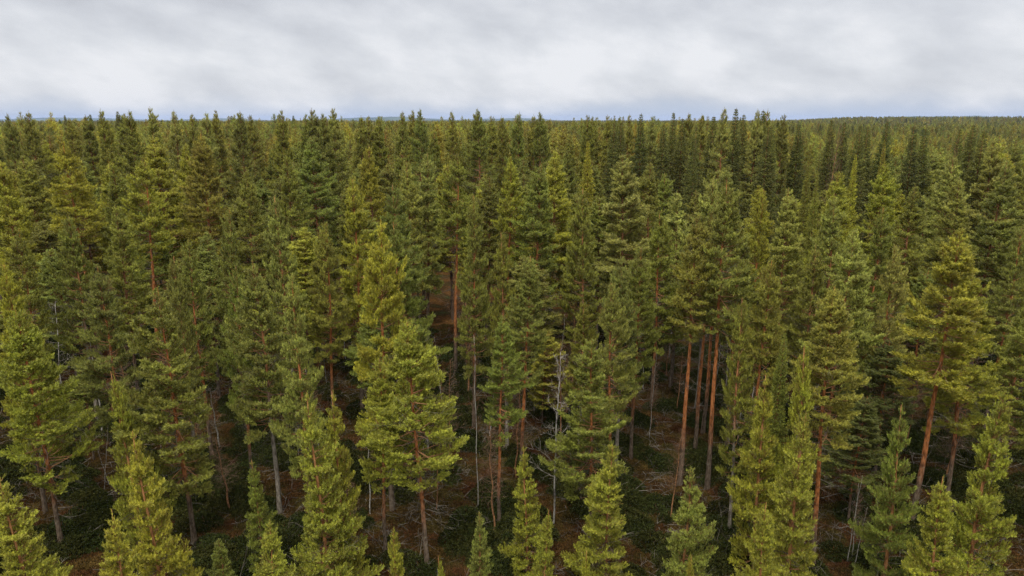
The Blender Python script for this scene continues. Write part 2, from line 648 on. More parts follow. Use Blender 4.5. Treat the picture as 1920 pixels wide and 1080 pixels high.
def spruce_shape(seed, H, R, cb=0.04, detail=1.0, blades=7, tuft=1.0):
    """Norway spruce: narrow spire of short drooping limbs with hanging side shoots"""
    rng = np.random.default_rng(seed)
    wood, crown = MB(), MB()
    zs = np.linspace(0, H, 10)
    wood.tube([[0.03 * math.sin(z), 0.03 * math.cos(z * 0.8), z - (0.3 if z == 0 else 0)] for z in zs],
              [(0.011 * H) * (1 - z / H) + 0.012 for z in zs], 8)
    P0, P1, R0, R1, TP, TD, TS = [], [], [], [], [], [], []
    z = cb * H
    while z < H - 0.15:
        t = (z - cb * H) / (H - cb * H)
        prof = (1 - t) ** 0.82 * (0.97 + 0.08 * math.sin(z * 1.3)) + 0.01
        n = rng.integers(8, 12)
        a0 = rng.uniform(0, 6.28)
        for b in range(n):
            az = a0 + b * 6.283 / n + rng.normal(0, 0.15)
            L = max(0.10, R * prof * rng.uniform(0.55, 1.15))
            e = rad(-22 + 60 * t ** 2.2 + rng.normal(0, 5))
            d = np.array([math.cos(az) * math.cos(e), math.sin(az) * math.cos(e), math.sin(e)])
            p = np.array([0, 0, min(H - 0.1, z + rng.uniform(-0.28, 0.28) * (1 - t))])
            tip = p + d * L + np.array([0, 0, 0.12 * L])
            P0.append(p); P1.append(tip); R0.append(0.008 + 0.006 * L); R1.append(0.004)
            ns = max(2, int(L / (0.16 / detail)))
            sd_ = np.array([-math.sin(az), math.cos(az), 0])
            for j in range(ns):
                f = (j + 0.6) / ns
                if f < 0.2 and L > 0.7:
                    continue
                q = p + (tip - p) * f
                w = (1 - f) * L * 0.35 + 0.1
                for sg in (-1, 1):
                    m_ = max(1, int(w / 0.2))
                    for i in range(m_):
                        g = (i + 0.5) / m_
                        TP.append(q + sd_ * sg * w * g + d * w * 0.4 * g + rng.normal(0, 0.03, 3))
                        TD.append(d * 0.8 + sd_ * sg * 0.7 + np.array([0, 0, rng.uniform(-0.7, 0.1)]) + rng.normal(0, 0.25, 3))
                        TS.append(rng.uniform(0.9, 1.3))
            TP.append(tip); TD.append(d + np.array([0, 0, 0.3])); TS.append(1.0)
        z += rng.uniform(0.24, 0.36)
    for zz in np.arange(H - 0.9, H, 0.05):
        TP.append([0, 0, zz]); TD.append(np.array([0, 0, 1]) + rng.normal(0, 0.3, 3)); TS.append(0.7)
    TP = np.array(TP)
    TS = np.array(TS) * np.interp(H - TP[:, 2], [0, 1.0, 4.0], [0.38, 0.62, 1.0])
    crown.tufts(TP, TD, TS * tuft, rng, blades=blades, nl=0.085, nw=0.055, length=0.17, spread=0.6)
    crown.segs(P0, P1, R0, R1, mat=1)
    return dict(wood=wood, crown=crown, dead=None, H=H, R=R, cb=cb)


def bare_shape(seed, H, R, start=0.3, lean=0.0, thick=1.0, dens=1.0, droop=0.0):
    """leafless birch or dead stem: crooked trunk and forked twigs"""
    rng = np.random.default_rng(seed)
    wood, br = MB(), MB()
    n = 16
    pts, p, d = [], np.array([0.0, 0, -0.3]), np.array([lean, lean * 0.4, 1.0])
    off = rng.uniform(0, 6.28, 2)
    for i in range(n):
        pts.append(p.copy())
        d2 = d + np.array([0.05 * math.sin(i * 1.3 + off[0]), 0.05 * math.cos(i * 1.1 + off[1]), 0]) + rng.normal(0, 0.03, 3)
        d2 /= np.linalg.norm(d2)
        p = p + d2 * (H + 0.3) / (n - 1)
    pts = np.array(pts)
    pts[:, 2] *= (H / pts[-1, 2])
    rr = [thick * (0.0052 * H + 0.012) * (1 - i / (n - 1)) ** 0.8 + 0.012 for i in range(n)]
    wood.tube(pts, rr, 8)
    A0, A1, B0, B1 = [], [], [], []

    def grow(p, d, L, r, lev):
        k = 4
        for i in range(k):
            d = d + rng.normal(0, 0.16, 3) + np.array([0, 0, 0.07 - droop])
            d /= np.linalg.norm(d)
            q = p + d * L / k
            A0.append(p); A1.append(q); B0.append(max(0.004, r * (1 - i / k))); B1.append(max(0.003, r * (1 - (i + 1) / k)))
            if lev < 2:
                for _ in range(2 if lev == 0 else 1):
                    e = d + rng.normal(0, 0.55, 3)
                    e /= np.linalg.norm(e)
                    grow(q, e, L * rng.uniform(0.25, 0.5), r * 0.5, lev + 1)
            p = q
    nb = int(dens * H * 3.2)
    for b in range(nb):
        f = start + (1 - start) * (b + rng.random()) / nb
        x = f * (n - 1)
        i = min(n - 2, int(x))
        p = pts[i] + (pts[i + 1] - pts[i]) * (x - i)
        az = rng.uniform(0, 6.28)
        e = rad(rng.uniform(5, 45))
        L = R * (1 - (f - start) / (1 - start)) ** 0.6 * rng.uniform(0.5, 1.1) + 0.2
        grow(p, np.array([math.cos(az) * math.cos(e), math.sin(az) * math.cos(e), math.sin(e)]), L, 0.010 + 0.008 * L, 0)
    br.segs(A0, A1, B0, B1)
    return dict(wood=wood, crown=br, dead=None, H=H, R=R, cb=start)


# proto meshes -------------------------------------------------------
PROTO = {}


def add_proto(cls, sh, bark, needles, twig):
    d = dict(H=sh['H'], R=sh['R'], cb=sh['cb'])
    d['trunk'] = sh['wood'].mesh("trunk", [bark], True)
    d['crown'] = sh['crown'].mesh("crown", [needles, twig])
    d['dead'] = sh['dead'].mesh("deadwood", [M_DEAD]) if sh['dead'] else None
    PROTO.setdefault(cls, []).append(d)


for i in range(7):     # young pines, needles nearly down to the ground
    add_proto('A', pine_shape(100 + i, 8.0, 1.75, 0.10, 'A', 1.6, 11, 0.88, dead=0.7, spire=0.12 if i % 3 == 1 else 0), M_BARK_YOUNG, M_NEEDLE, M_TWIG)
for i in range(10):     # pole-stage pines with a clear lower stem
    add_proto('B', pine_shape(200 + i, 14.0, 2.35, (0.30, 0.36, 0.26, 0.40)[i % 4], 'B', 1.75, 11, 1.0, dead=1.0, spire=(0, 0.12, 0, 0)[i % 4]),
              M_BARK_GREY if i in (1, 4) else M_BARK, M_NEEDLE, M_TWIG)
for i in range(5):     # tall pines, long orange stem
    add_proto('C', pine_shape(300 + i, 18.0, 2.3, (0.55, 0.48, 0.60, 0.50, 0.45)[i], 'C' if i % 2 == 0 else 'B', 1.65, 11, 1.08, dead=0.8), M_BARK, M_NEEDLE, M_TWIG)
for i in range(6):     # forest pines farther back
    add_proto('M', pine_shape(400 + i, 19.0, 2.5, (0.30, 0.40, 0.35)[i % 3], 'B' if i % 3 else 'C', 1.35, 9, 1.35, dead=0.4, spire=0), M_BARK_MID, M_NEEDLE, M_TWIG)
for i in range(3):
    add_proto('S', spruce_shape(500 + i, 21.0, 2.9, 0.05, 1.2, 9, 1.15), M_BARK_MID, M_NEEDLE, M_TWIG)
for i in range(4):
    add_proto('D', bare_shape(600 + i, 9.0, 1.5, 0.30, 0.02, 0.85, 0.8), M_BIRCH, M_BIRCHTWIG, M_DEAD)
for i in range(4):
    add_proto('T', bare_shape(620 + i, 9.0, 0.8, 0.45, 0.03 * (i - 1.5), 0.75, 0.7), M_BIRCH, M_REDTWIG, M_DEAD)
for i in range(2):
    add_proto('E', bare_shape(640 + i, 14.0, 1.6, 0.35, 0.02, 1.0, 1.6), M_TWIG, M_REDTWIG, M_DEAD)

PALETTE = {
    'gold': (0.290, 0.285, 0.034),
    'lime': (0.270, 0.288, 0.036),
    'green': (0.178, 0.204, 0.038),
    'olive': (0.208, 0.214, 0.036),
    'blue': (0.195, 0.214, 0.045),
    'pale': (0.262, 0.276, 0.065),
    'dark': (0.120, 0.132, 0.032),
    'drab': (0.165, 0.172, 0.034),
    'rust': (0.225, 0.205, 0.036),
}
CWORD = {'drab': 'drab olive', 'gold': 'golden green', 'lime': 'bright yellow-green', 'green': 'fresh green', 'olive': 'olive green',
         'blue': 'bluish green', 'pale': 'pale green', 'dark': 'dark green', 'rust': 'yellowish olive'}

R0 = random.Random(7)


def plant(cls, pos, H, R, col, name, label, cat, group=None, part_names=('trunk', 'crown', 'deadwood'), idx=None, rz=None, lean=(0, 0)):
    if len(cls) > 1:
        idx, cls = int(cls[1:]), cls[0]
    pr = PROTO[cls]
    p = pr[(idx if idx is not None else R0.randrange(len(pr))) % len(pr)]
    e = bpy.data.objects.new(name, None)
    e.empty_display_size = 0.3
    COL.objects.link(e)
    e.location = pos
    e.rotation_euler = (lean[0], lean[1], R0.uniform(0, 6.283) if rz is None else rz)
    sxy, sz = R / p['R'], H / p['H']
    e.scale = (sxy, sxy, sz)
    e['label'] = label
    e['category'] = cat
    if group:
        e['group'] = group
    jit = [R0.uniform(0.90, 1.10), R0.uniform(0.93, 1.07), R0.uniform(0.85, 1.15)]
    v = R0.uniform(0.88, 1.12)
    c = PALETTE.get(col, (0.1, 0.1, 0.05))
    c = tuple(min(1, c[k] * (1 + (jit[k] - 1) * 0.5) * v) for k in range(3)) + (1.0,)
    for key, nm in zip(('trunk', 'crown', 'dead'), part_names):
        if p[key] is None:
            continue
        o = bpy.data.objects.new(nm, p[key])
        COL.objects.link(o)
        o.parent = e
        o.color = c
        if key == 'trunk' and cls in 'ABCM':
            k = (0.55 * sz + 0.45 * min(sxy, sz)) / sxy
            o.scale = (k, k, 1)
    return e


# ------------------------------------------------------------------ the setting
def ground_material():
    m, N, L = new_mat("forest_floor")
    out = N.new("ShaderNodeOutputMaterial")
    tc = N.new("ShaderNodeTexCoord")

    def noise(scale, detail=5, rough=0.55):
        n = N.new("ShaderNodeTexNoise")
        n.inputs['Scale'].default_value = scale
        n.inputs['Detail'].default_value = detail
        n.inputs['Roughness'].default_value = rough
        L.new(tc.outputs['Object'], n.inputs['Vector'])
        return n.outputs[0]
    r1 = N.new("ShaderNodeValToRGB")
    c = r1.color_ramp
    c.elements[0].position, c.elements[0].color = 0.34, (0.050, 0.060, 0.026, 1)
    c.elements[1].position, c.elements[1].color = 0.68, (0.145, 0.078, 0.030, 1)
    e = c.elements.new(0.47); e.color = (0.060, 0.040, 0.020, 1)
    e = c.elements.new(0.56); e.color = (0.105, 0.055, 0.022, 1)
    L.new(noise(0.33, 7, 0.62), r1.inputs[0])
    r2 = N.new("ShaderNodeValToRGB")
    c = r2.color_ramp
    c.elements[0].position, c.elements[0].color = 0.35, (0.45, 0.45, 0.42, 1)
    c.elements[1].position, c.elements[1].color = 0.66, (1.35, 1.3, 1.2, 1)
    L.new(noise(4.5, 6, 0.65), r2.inputs[0])
    mu = N.new("ShaderNodeMix"); mu.data_type = 'RGBA'; mu.blend_type = 'MULTIPLY'
    mu.inputs[0].default_value = 1
    L.new(r1.outputs[0], mu.inputs[6]); L.new(r2.outputs[0], mu.inputs[7])
    # farther than the first stand the floor is hidden by crowns: plain dark green heath
    vl = N.new("ShaderNodeVectorMath"); vl.operation = 'LENGTH'
    L.new(tc.outputs['Object'], vl.inputs[0])
    mr = N.new("ShaderNodeMapRange")
    mr.inputs['From Min'].default_value = 90; mr.inputs['From Max'].default_value = 200
    L.new(vl.outputs['Value'], mr.inputs[0])
    mx = N.new("ShaderNodeMix"); mx.data_type = 'RGBA'
    mx.inputs[7].default_value = (0.045, 0.055, 0.022, 1)
    L.new(mr.outputs[0], mx.inputs[0]); L.new(mu.outputs[2], mx.inputs[6])
    bs = N.new("ShaderNodeBsdfDiffuse")
    L.new(mx.outputs[2], bs.inputs[0])
    bm_ = N.new("ShaderNodeBump"); bm_.inputs['Strength'].default_value = 0.6; bm_.inputs['Distance'].default_value = 0.15
    L.new(noise(3.0, 6, 0.7), bm_.inputs['Height'])
    L.new(bm_.outputs[0], bs.inputs['Normal'])
    L.new(bs.outputs[0], out.inputs[0])
    return m


def build_ground():
    mb = MB()
    rings = [0.0] + list(np.geomspace(3, 20000, 170))
    na = 240
    V = [[0, 0, ground_h(0, 0)]]
    for r in rings[1:]:
        for k in range(na):
            a = 2 * math.pi * k / na
            x, y = r * math.sin(a), r * math.cos(a)
            V.append([x, y, ground_h(x, y) + (0.10 * math.sin(x * 1.7 + math.sin(y * 1.3)) * math.cos(y * 1.5 + x * 0.6) if r < 90 else 0)])
    T = [[0, 1 + (k + 1) % na, 1 + k] for k in range(na)]
    for i in range(len(rings) - 2):
        b0, b1 = 1 + i * na, 1 + (i + 1) * na
        for k in range(na):
            k2 = (k + 1) % na
            T += [[b0 + k, b0 + k2, b1 + k2], [b0 + k, b1 + k2, b1 + k]]
    mb.add(V, T)
    o = bpy.data.objects.new("ground", mb.mesh("ground", [ground_material()], True))
    COL.objects.link(o)
    o['kind'] = 'structure'


build_ground()


def build_hills():
    mt = plain_noise_material("far_hill_forest", (0.030, 0.045, 0.022), (0.060, 0.080, 0.035), 0.004)
    # (left px, right px, crest y px, distance): low fells far behind the forest
    for (xa, xb, yc, D, seed) in ((560, 880, 217.0, 13000, 1), (835, 1060, 219.5, 14500, 2), (-80, 330, 219.0, 14000, 3),
                                  (300, 520, 220.5, 15000, 4), (1560, 2000, 214.8, 9000, 5), (1700, 1900, 213.5, 12000, 6)):
        A, _ = at(xa, 224, D)
        B, _ = at(xb, 224, D)
        top, _ = at((xa + xb) / 2, yc, D)
        hh = top.z
        rng = random.Random(seed)
        w = B.x - A.x
        cx, cyy = (A.x + B.x) / 2, D
        nx, ny = 60, 16
        ph = [rng.uniform(0, 6.28) for _ in range(6)]
        V, T = [], []
        for j in range(ny + 1):
            for i in range(nx + 1):
                u, v = i / nx * 2 - 1, j / ny * 2 - 1
                e = max(0.0, 1 - u * u) ** 0.8 * max(0.0, 1 - v * v)
                z = hh * e * (0.84 + 0.10 * math.sin(u * 5 + ph[0]) + 0.05 * math.sin(u * 11 + ph[1]) + 0.02 * math.sin(u * 37 + ph[2]) + 0.02 * math.sin(u * 23 + v * 9 + ph[3]))
                V.append([u * w / 2, v * w * 0.30, z - 12])
        for j in range(ny):
            for i in range(nx):
                a = j * (nx + 1) + i
                T += [[a, a + 1, a + nx + 2], [a, a + nx + 2, a + nx + 1]]
        mb = MB()
        mb.add(V, T)
        o = bpy.data.objects.new("hill", mb.mesh("hill", [mt], True))
        o.location = (cx, cyy, 0)
        COL.objects.link(o)
        o['kind'] = 'structure'


build_hills()

# ------------------------------------------------------------------ trees read off the photograph
# (tip x, tip y, half crown width px, class, colour, distance or 0, landmark name, what sets it apart)
HAND = [
    # --- bottom and lower left
    (38, 575, 72, 'B0', 'lime', 32, 'broad left pine', 'broad pine with orange lower stem near the left edge, in front of the bare birches'),
    (4, 497, 46, 'B', 'gold', 35, 'edge golden pine', 'golden pine cut by the left edge of the picture, behind the broad pine'),
    (195, 497, 52, 'B', 'blue', 38, 'bluish left pine', 'bluish green pine with pale tip, just right of the bare birches'),
    (306, 534, 76, 'B2', 'olive', 32.5, 'wide orange-stemmed left pine', 'wide olive pine with orange stem showing in mid crown, left of centre'),
    (261, 808, 58, 'A', 'gold', 25.5, 'golden young pine at bottom left', 'golden young pine standing low at bottom left with a slim tip'),
    (200, 958, 56, 'A', 'gold', 22.5, 'lowest left golden sapling', 'brightest yellow young pine, lowest at bottom left, its foot out of frame'),
    (225, 694, 44, 'A', 'lime', 30, 'small yellowish pine', 'small yellowish pine leaning against the wide orange-stemmed pine on its left side'),
    (8, 890, 66, 'A', 'lime', 25, 'corner pine', 'bright green pine filling the bottom left corner of the picture'),
    (482, 487, 62, 'B1', 'blue', 35.8, 'grey-stemmed bluish pine', 'bluish pine with whitish tip and straight grey lower stem, standing alone'),
    (436, 502, 30, 'B', 'green', 38, 'thin-topped companion', 'thin-topped pine tucked against the left side of the grey-stemmed bluish pine'),
    (550, 513, 44, 'B', 'pale', 34, 'bare-necked spire pine', 'pine with thin bare-necked spire and one long pale side branch'),
    (586, 735, 66, 'A', 'lime', 27.2, 'twin-topped yellow pine', 'tall yellow-green pine at the bottom reaching out of frame, left of its twin top'),
    (625, 732, 46, 'A', 'lime', 28.5, 'slim twin pine', 'slim yellow-green pine rising close behind the tall one at the bottom left of centre'),
    (472, 858, 30, 'A', 'green', 30, 'little pine beside the grey stem', 'little dark pine standing in the clearing just left of a grey stem'),
    (503, 980, 48, 'A', 'lime', 24.5, 'low yellow-green sapling', 'low yellow-green young pine at the bottom edge left of the tall yellow-green pine'),
    (408, 1008, 30, 'A', 'green', 27.5, 'tiny green sapling', 'tiny plain green pine at the bottom edge in the brown clearing'),
    # --- lower middle
    (712, 413, 64, 'B5', 'gold', 36, 'tall golden pine', 'tallest golden pine in the middle ground, left of centre'),
    (750, 415, 66, 'B', 'green', 39, 'pine behind the golden one', 'darker green pine close behind the tallest golden pine, showing on its right'),
    (787, 605, 84, 'B3', 'lime', 30.3, 'big front pine', 'big wide front pine with a long orange stem down to the bottom edge'),
    (705, 675, 48, 'B', 'lime', 31.5, 'lesser front pine', 'lesser yellow-green pine merged into the left side of the big wide front pine'),
    (934, 594, 42, 'C3', 'green', 34, 'red-twigged narrow pine', 'narrow pine with dead reddish lower twigs beside a thin white stem'),
    (978, 478, 46, 'C1', 'green', 39, 'slim central pine', 'slim evenly pointed green pine near the picture centre with a dark red stem'),
    (1157, 533, 44, 'B', 'blue', 36.5, 'bluish spire pine', 'bluish pine with a very thin spire, behind a rounder green pine'),
    (1120, 632, 66, 'B6', 'green', 33, 'white-footed pine', 'rounded mid-green pine with a whitish stem foot, right of the dead birch'),
    (1143, 830, 54, 'A', 'lime', 28.8, 'red-stemmed young pine', 'young pine with thin red lower stem, lower right of the dead birch'),
    (990, 838, 40, 'A', 'lime', 29.2, 'slender pine by the birch', 'slender yellow-green young pine directly left of the dead white birch'),
    (1020, 952, 36, 'A', 'lime', 25.5, 'bushy sapling at birch foot', 'bushy yellow-green sapling in front of the dead birch foot'),
    (895, 960, 32, 'A', 'blue', 26.5, 'bluish sapling', 'bluish green sapling at the bottom edge among grey dead twigs'),
    (740, 994, 32, 'A', 'gold', 24, 'golden sapling', 'small golden sapling at the bottom edge, left of the orange stem'),
    (828, 1042, 18, 'A', 'lime', 23.5, 'sapling tip', 'sapling of which only the tip shows, right of the orange stem'),
    (1095, 1030, 22, 'A', 'lime', 24.0, 'yellow sapling tip', 'small yellow sapling tip at the bottom edge below the red-stemmed young pine'),
    # --- lower right
    (1305, 413, 54, 'C2', 'olive', 38.8, 'tall orange-stemmed pine', 'tall pine with the longest bright orange bare stem, right of centre'),
    (1368, 338, 54, 'C0', 'green', 38.5, 'second orange-stemmed pine', 'tall pine whose orange stem turns grey low down, right of the brightest orange stem'),
    (1447, 485, 52, 'B', 'olive', 37, 'short orange-stemmed pine', 'pine with a short orange stem stretch, right of the tall bare stems'),
    (1449, 705, 52, 'A', 'lime', 30, 'low bright pine', 'bright green pine hiding the foot of a grey stem, lower right'),
    (1516, 647, 46, 'A', 'lime', 29.5, 'knobbly-topped pine', 'bright pine with a knobbly bare-spaced top, behind a lower golden one'),
    (1508, 775, 60, 'A', 'lime', 26.5, 'full yellow-green pine', 'full yellow-green pine reaching the bottom edge, left of a leaning orange stem'),
    (1447, 935, 52, 'A', 'lime', 24.3, 'bottom bright pine', 'short bright pine at the bottom edge, lowest of the lower right cluster'),
    (1585, 536, 66, 'C1', 'olive', 30.5, 'leaning orange-stemmed pine', 'wide olive pine with a long leaning orange stem down to the bottom edge'),
    (1792, 428, 76, 'C3', 'gold', 35, 'great golden pine', 'great golden pine with a leaning orange stem near the right edge'),
    (1847, 508, 66, 'B9', 'gold', 36.5, 'golden right companion', 'golden pine close against the right side of the great golden pine'),
    (1708, 760, 50, 'A', 'green', 28, 'green pine below the orange stem', 'green pine at lower right standing left of the great golden pine stem'),
    (1785, 894, 60, 'A', 'lime', 24.8, 'low broad right pine', 'low broad yellow-green pine at the bottom, left of the tall corner pine'),
    (1877, 738, 64, 'A', 'lime', 26, 'corner pine at right', 'tall yellow-green pine filling the bottom right corner'),
    (1288, 875, 50, 'A', 'blue', 26.5, 'bluish young pine', 'bluish young pine standing in front of the bright orange stem foot'),
    (1297, 1041, 20, 'A', 'gold', 23.5, 'tiny golden tip', 'tiny golden pine tip at the bottom edge below the bluish young pine'),
    (1620, 742, 60, 'B', 'dark', 35, 'shaded pine', 'shaded dark pine behind the leaning orange stem, lower right'),
    (1675, 640, 60, 'B', 'dark', 40, 'dark gap pine', 'dark pine filling the gap left of the great golden pine'),
    (1915, 560, 60, 'B', 'olive', 38, 'right edge pine', 'olive pine cut by the right edge, below the golden pines'),
    # --- middle band
    (130, 267, 44, 'C', 'gold', 60, 'pale-stemmed golden pine', 'golden pine with ragged spreading top and long thin stem, upper left'),
    (249, 297, 44, 'C', 'gold', 56, 'sunlit olive-gold pine', 'olive gold pine with orange stem glimpses, upper left'),
    (295, 254, 46, 'M', 'gold', 68, 'full golden pine', 'full golden pine with bright rounded pads, upper left'),
    (373, 250, 46, 'C', 'rust', 62, 'thin-crowned orange-stem pine', 'thin-crowned yellowish pine whose orange stem shows nearly to the top'),
    (342, 268, 22, 'M', 'gold', 72, 'leaning top pine', 'pale yellow pine top leaning left beside the thin-crowned one'),
    (424, 392, 38, 'B', 'blue', 46, 'compact bluish pine', 'compact bluish pine with dark skirt, upper left of centre'),
    (523, 367, 46, 'B', 'pale', 45, 'pale bright pine', 'pale bright pine with double tip, left of centre'),
    (459, 316, 34, 'M', 'olive', 60, 'blunt olive pine', 'blunt olive pine standing between the thin-crowned and the pale bright pine'),
    (530, 289, 34, 'M', 'olive', 66, 'twin-tipped pine', 'olive pine with twin tips just above the pale bright pine'),
    (591, 258, 42, 'M', 'green', 74, 'broad dark green pine', 'broad darkish green pine below the pair of horizon spires'),
    (58, 290, 42, 'M', 'olive', 68, 'rounded far-left pine', 'rounded olive pine at far left below the skyline'),
    (12, 300, 40, 'M', 'gold', 58, 'golden far-left pine', 'golden pine against the far left edge in the middle band'),
    (30, 430, 46, 'B', 'olive', 44, 'dull far-left pine', 'dull olive pine at the left edge above the golden edge pine'),
    (122, 400, 44, 'B', 'green', 46, 'bluish shaded pine', 'shaded green pine left of the long thin stem'),
    (354, 448, 36, 'B', 'green', 42, 'slender green pine', 'slender green pine right of the long olive gold crown'),
    (323, 479, 34, 'B', 'blue', 38.5, 'thin bluish pine', 'thin bluish pine directly behind the wide orange-stemmed pine'),
    (655, 335, 46, 'B', 'lime', 50, 'bright upright pine', 'bright upright pine left of and behind the tallest golden pine'),
    (698, 272, 36, 'M', 'gold', 66, 'golden cone pine', 'golden cone-shaped pine above the tallest golden pine'),
    (790, 285, 34, 'M', 'pale', 62, 'pale-tipped twin', 'pale-tipped pine right of its slightly lower twin'),
    (766, 300, 34, 'M', 'pale', 60, 'lower pale twin', 'pale pine slightly lower than the twin on its right'),
    (757, 345, 52, 'B', 'green', 50, 'tall shaded pine', 'large green pine with a dark lower crown, left of a gap with a grey stem'),
    (846, 293, 38, 'C', 'olive', 58, 'olive column pine', 'olive column-like pine above a gap of brown twigs'),
    (947, 295, 34, 'C', 'gold', 60, 'golden tufted pine', 'small-crowned golden pine with orange stem showing below its tufts'),
    (883, 367, 38, 'B', 'green', 47, 'narrow-topped green pine', 'green pine with a narrow stepped top widening into a dense skirt'),
    (1005, 305, 54, 'B', 'green', 58, 'dense green pine', 'largest dense green pine right of centre, with a dark skirt'),
    (1033, 283, 42, 'M', 'lime', 65, 'brighter back pine', 'brighter pine rising just behind the largest dense green pine'),
    (1095, 351, 42, 'B', 'olive', 52, 'ragged olive pine', 'ragged olive pine right of the largest dense green pine'),
    (1175, 289, 56, 'M', 'pale', 58, 'broad pale pine', 'broad pale green pine of even tiers, upper right of centre'),
    (1227, 304, 34, 'M', 'olive', 62, 'olive neighbour', 'narrow olive pine against the right side of the broad pale pine'),
    (951, 435, 34, 'B', 'olive', 43, 'small olive pine', 'small olive pine behind the slim central pine'),
    (1169, 475, 44, 'B', 'blue', 40, 'flat-topped bluish pine', 'bluish pine with a wide flat top, left of its darker partner'),
    (1200, 464, 42, 'B', 'green', 42, 'darker partner pine', 'darker green pine partnered with the flat-topped bluish one'),
    (1240, 395, 44, 'B', 'olive', 50, 'middle olive pine', 'middling olive pine just left of the tall bare orange stems'),
    (1105, 262, 22, 'S', 'gold', 78, None, 'yellowish cone-shaped spruce among the duller pines, right of centre'),
    (1334, 332, 54, 'B', 'pale', 50, 'whitish-tipped pine', 'whitish-tipped pine above the second orange-stemmed pine'),
    (1278, 357, 48, 'M', 'pale', 54, 'pale feathery pine', 'pale feathery pine left of the whitish-tipped one'),
    (1424, 355, 38, 'B', 'lime', 50, 'yellow-tipped pine', 'yellow-tipped pine right of the whitish-tipped one'),
    (1480, 351, 38, 'M', 'pale', 52, 'grey-green stepped pine', 'grey-green pine with a stepped pointed top'),
    (1583, 322, 44, 'M', 'lime', 55, 'bright right pine', 'bright pine behind the small golden cone, right half'),
    (1570, 363, 46, 'B', 'pale', 49, 'pale layered pine', 'pale pine of loose layers right of a dark gap'),
    (1605, 287, 19, 'S', 'gold', 64, None, 'small golden cone-shaped spruce, right half, brighter than all around it'),
    (1649, 304, 42, 'M', 'lime', 60, 'rounded yellow-green pine', 'rounded yellow-green pine right of the small golden cone'),
    (1708, 345, 42, 'M', 'olive', 55, 'dull right pine', 'dull olive pine between the rounded yellow-green and the great golden pine'),
    (1653, 390, 44, 'B', 'green', 48, 'pointed right pine', 'pointed green pine left of and above the great golden pine'),
    (1591, 433, 58, 'B', 'pale', 42, 'big pale pine', 'big pale pine directly above the leaning orange-stemmed pine'),
    (1690, 462, 40, 'B', 'pale', 42, 'pale narrow pine', 'pale narrow pine immediately left of the great golden pine'),
    (1782, 291, 44, 'M', 'pale', 60, 'pale back pine', 'pale pine behind and above the great golden pine'),
    (1815, 334, 48, 'M', 'olive', 55, 'heavy olive pine', 'heavy olive pine up right of the great golden pine'),
    (1871, 262, 42, 'M', 'pale', 70, 'pale high pine', 'pale pine standing highest near the right edge'),
    (1883, 304, 54, 'M', 'green', 58, 'right edge tiered pine', 'tiered green pine at the right edge under the pale highest one'),
    (1910, 425, 40, 'B', 'blue', 46, 'bluish right edge pine', 'bluish pine cut by the right edge, mid height'),
    (1395, 425, 44, 'C', 'green', 44, 'shaded stem pine', 'green pine with dark stem between two orange-stemmed pines'),
    (1530, 460, 44, 'B', 'olive', 44, 'olive gap pine', 'olive pine in the dark gap left of the big pale pine'),
    (210, 383, 38, 'M', 'olive', 50, 'drab pine', 'drab olive pine between the long-stemmed golden pine and the olive gold one'),
    (600, 418, 40, 'B', 'olive', 46, 'narrow drab pine', 'narrow drab pine right of the pale bright double-tipped pine'),
    (1332, 400, 40, 'C2', 'olive', 43, 'left back orange stem', 'pine with a dim orange stem, left one of two standing between the brightest orange stems'),
    (1349, 372, 42, 'C0', 'green', 46, 'right back orange stem', 'pine with a dim orange stem, right one of two standing between the brightest orange stems'),
    (1405, 560, 36, 'B4', 'olive', 33.5, 'lichen-footed pine', 'olive pine with a grey lichen-covered foot, left of the low bright pine'),
    (1090, 560, 34, 'B', 'olive', 42, 'thin shaded pine', 'thin shaded pine behind the bluish spire pine'),
]
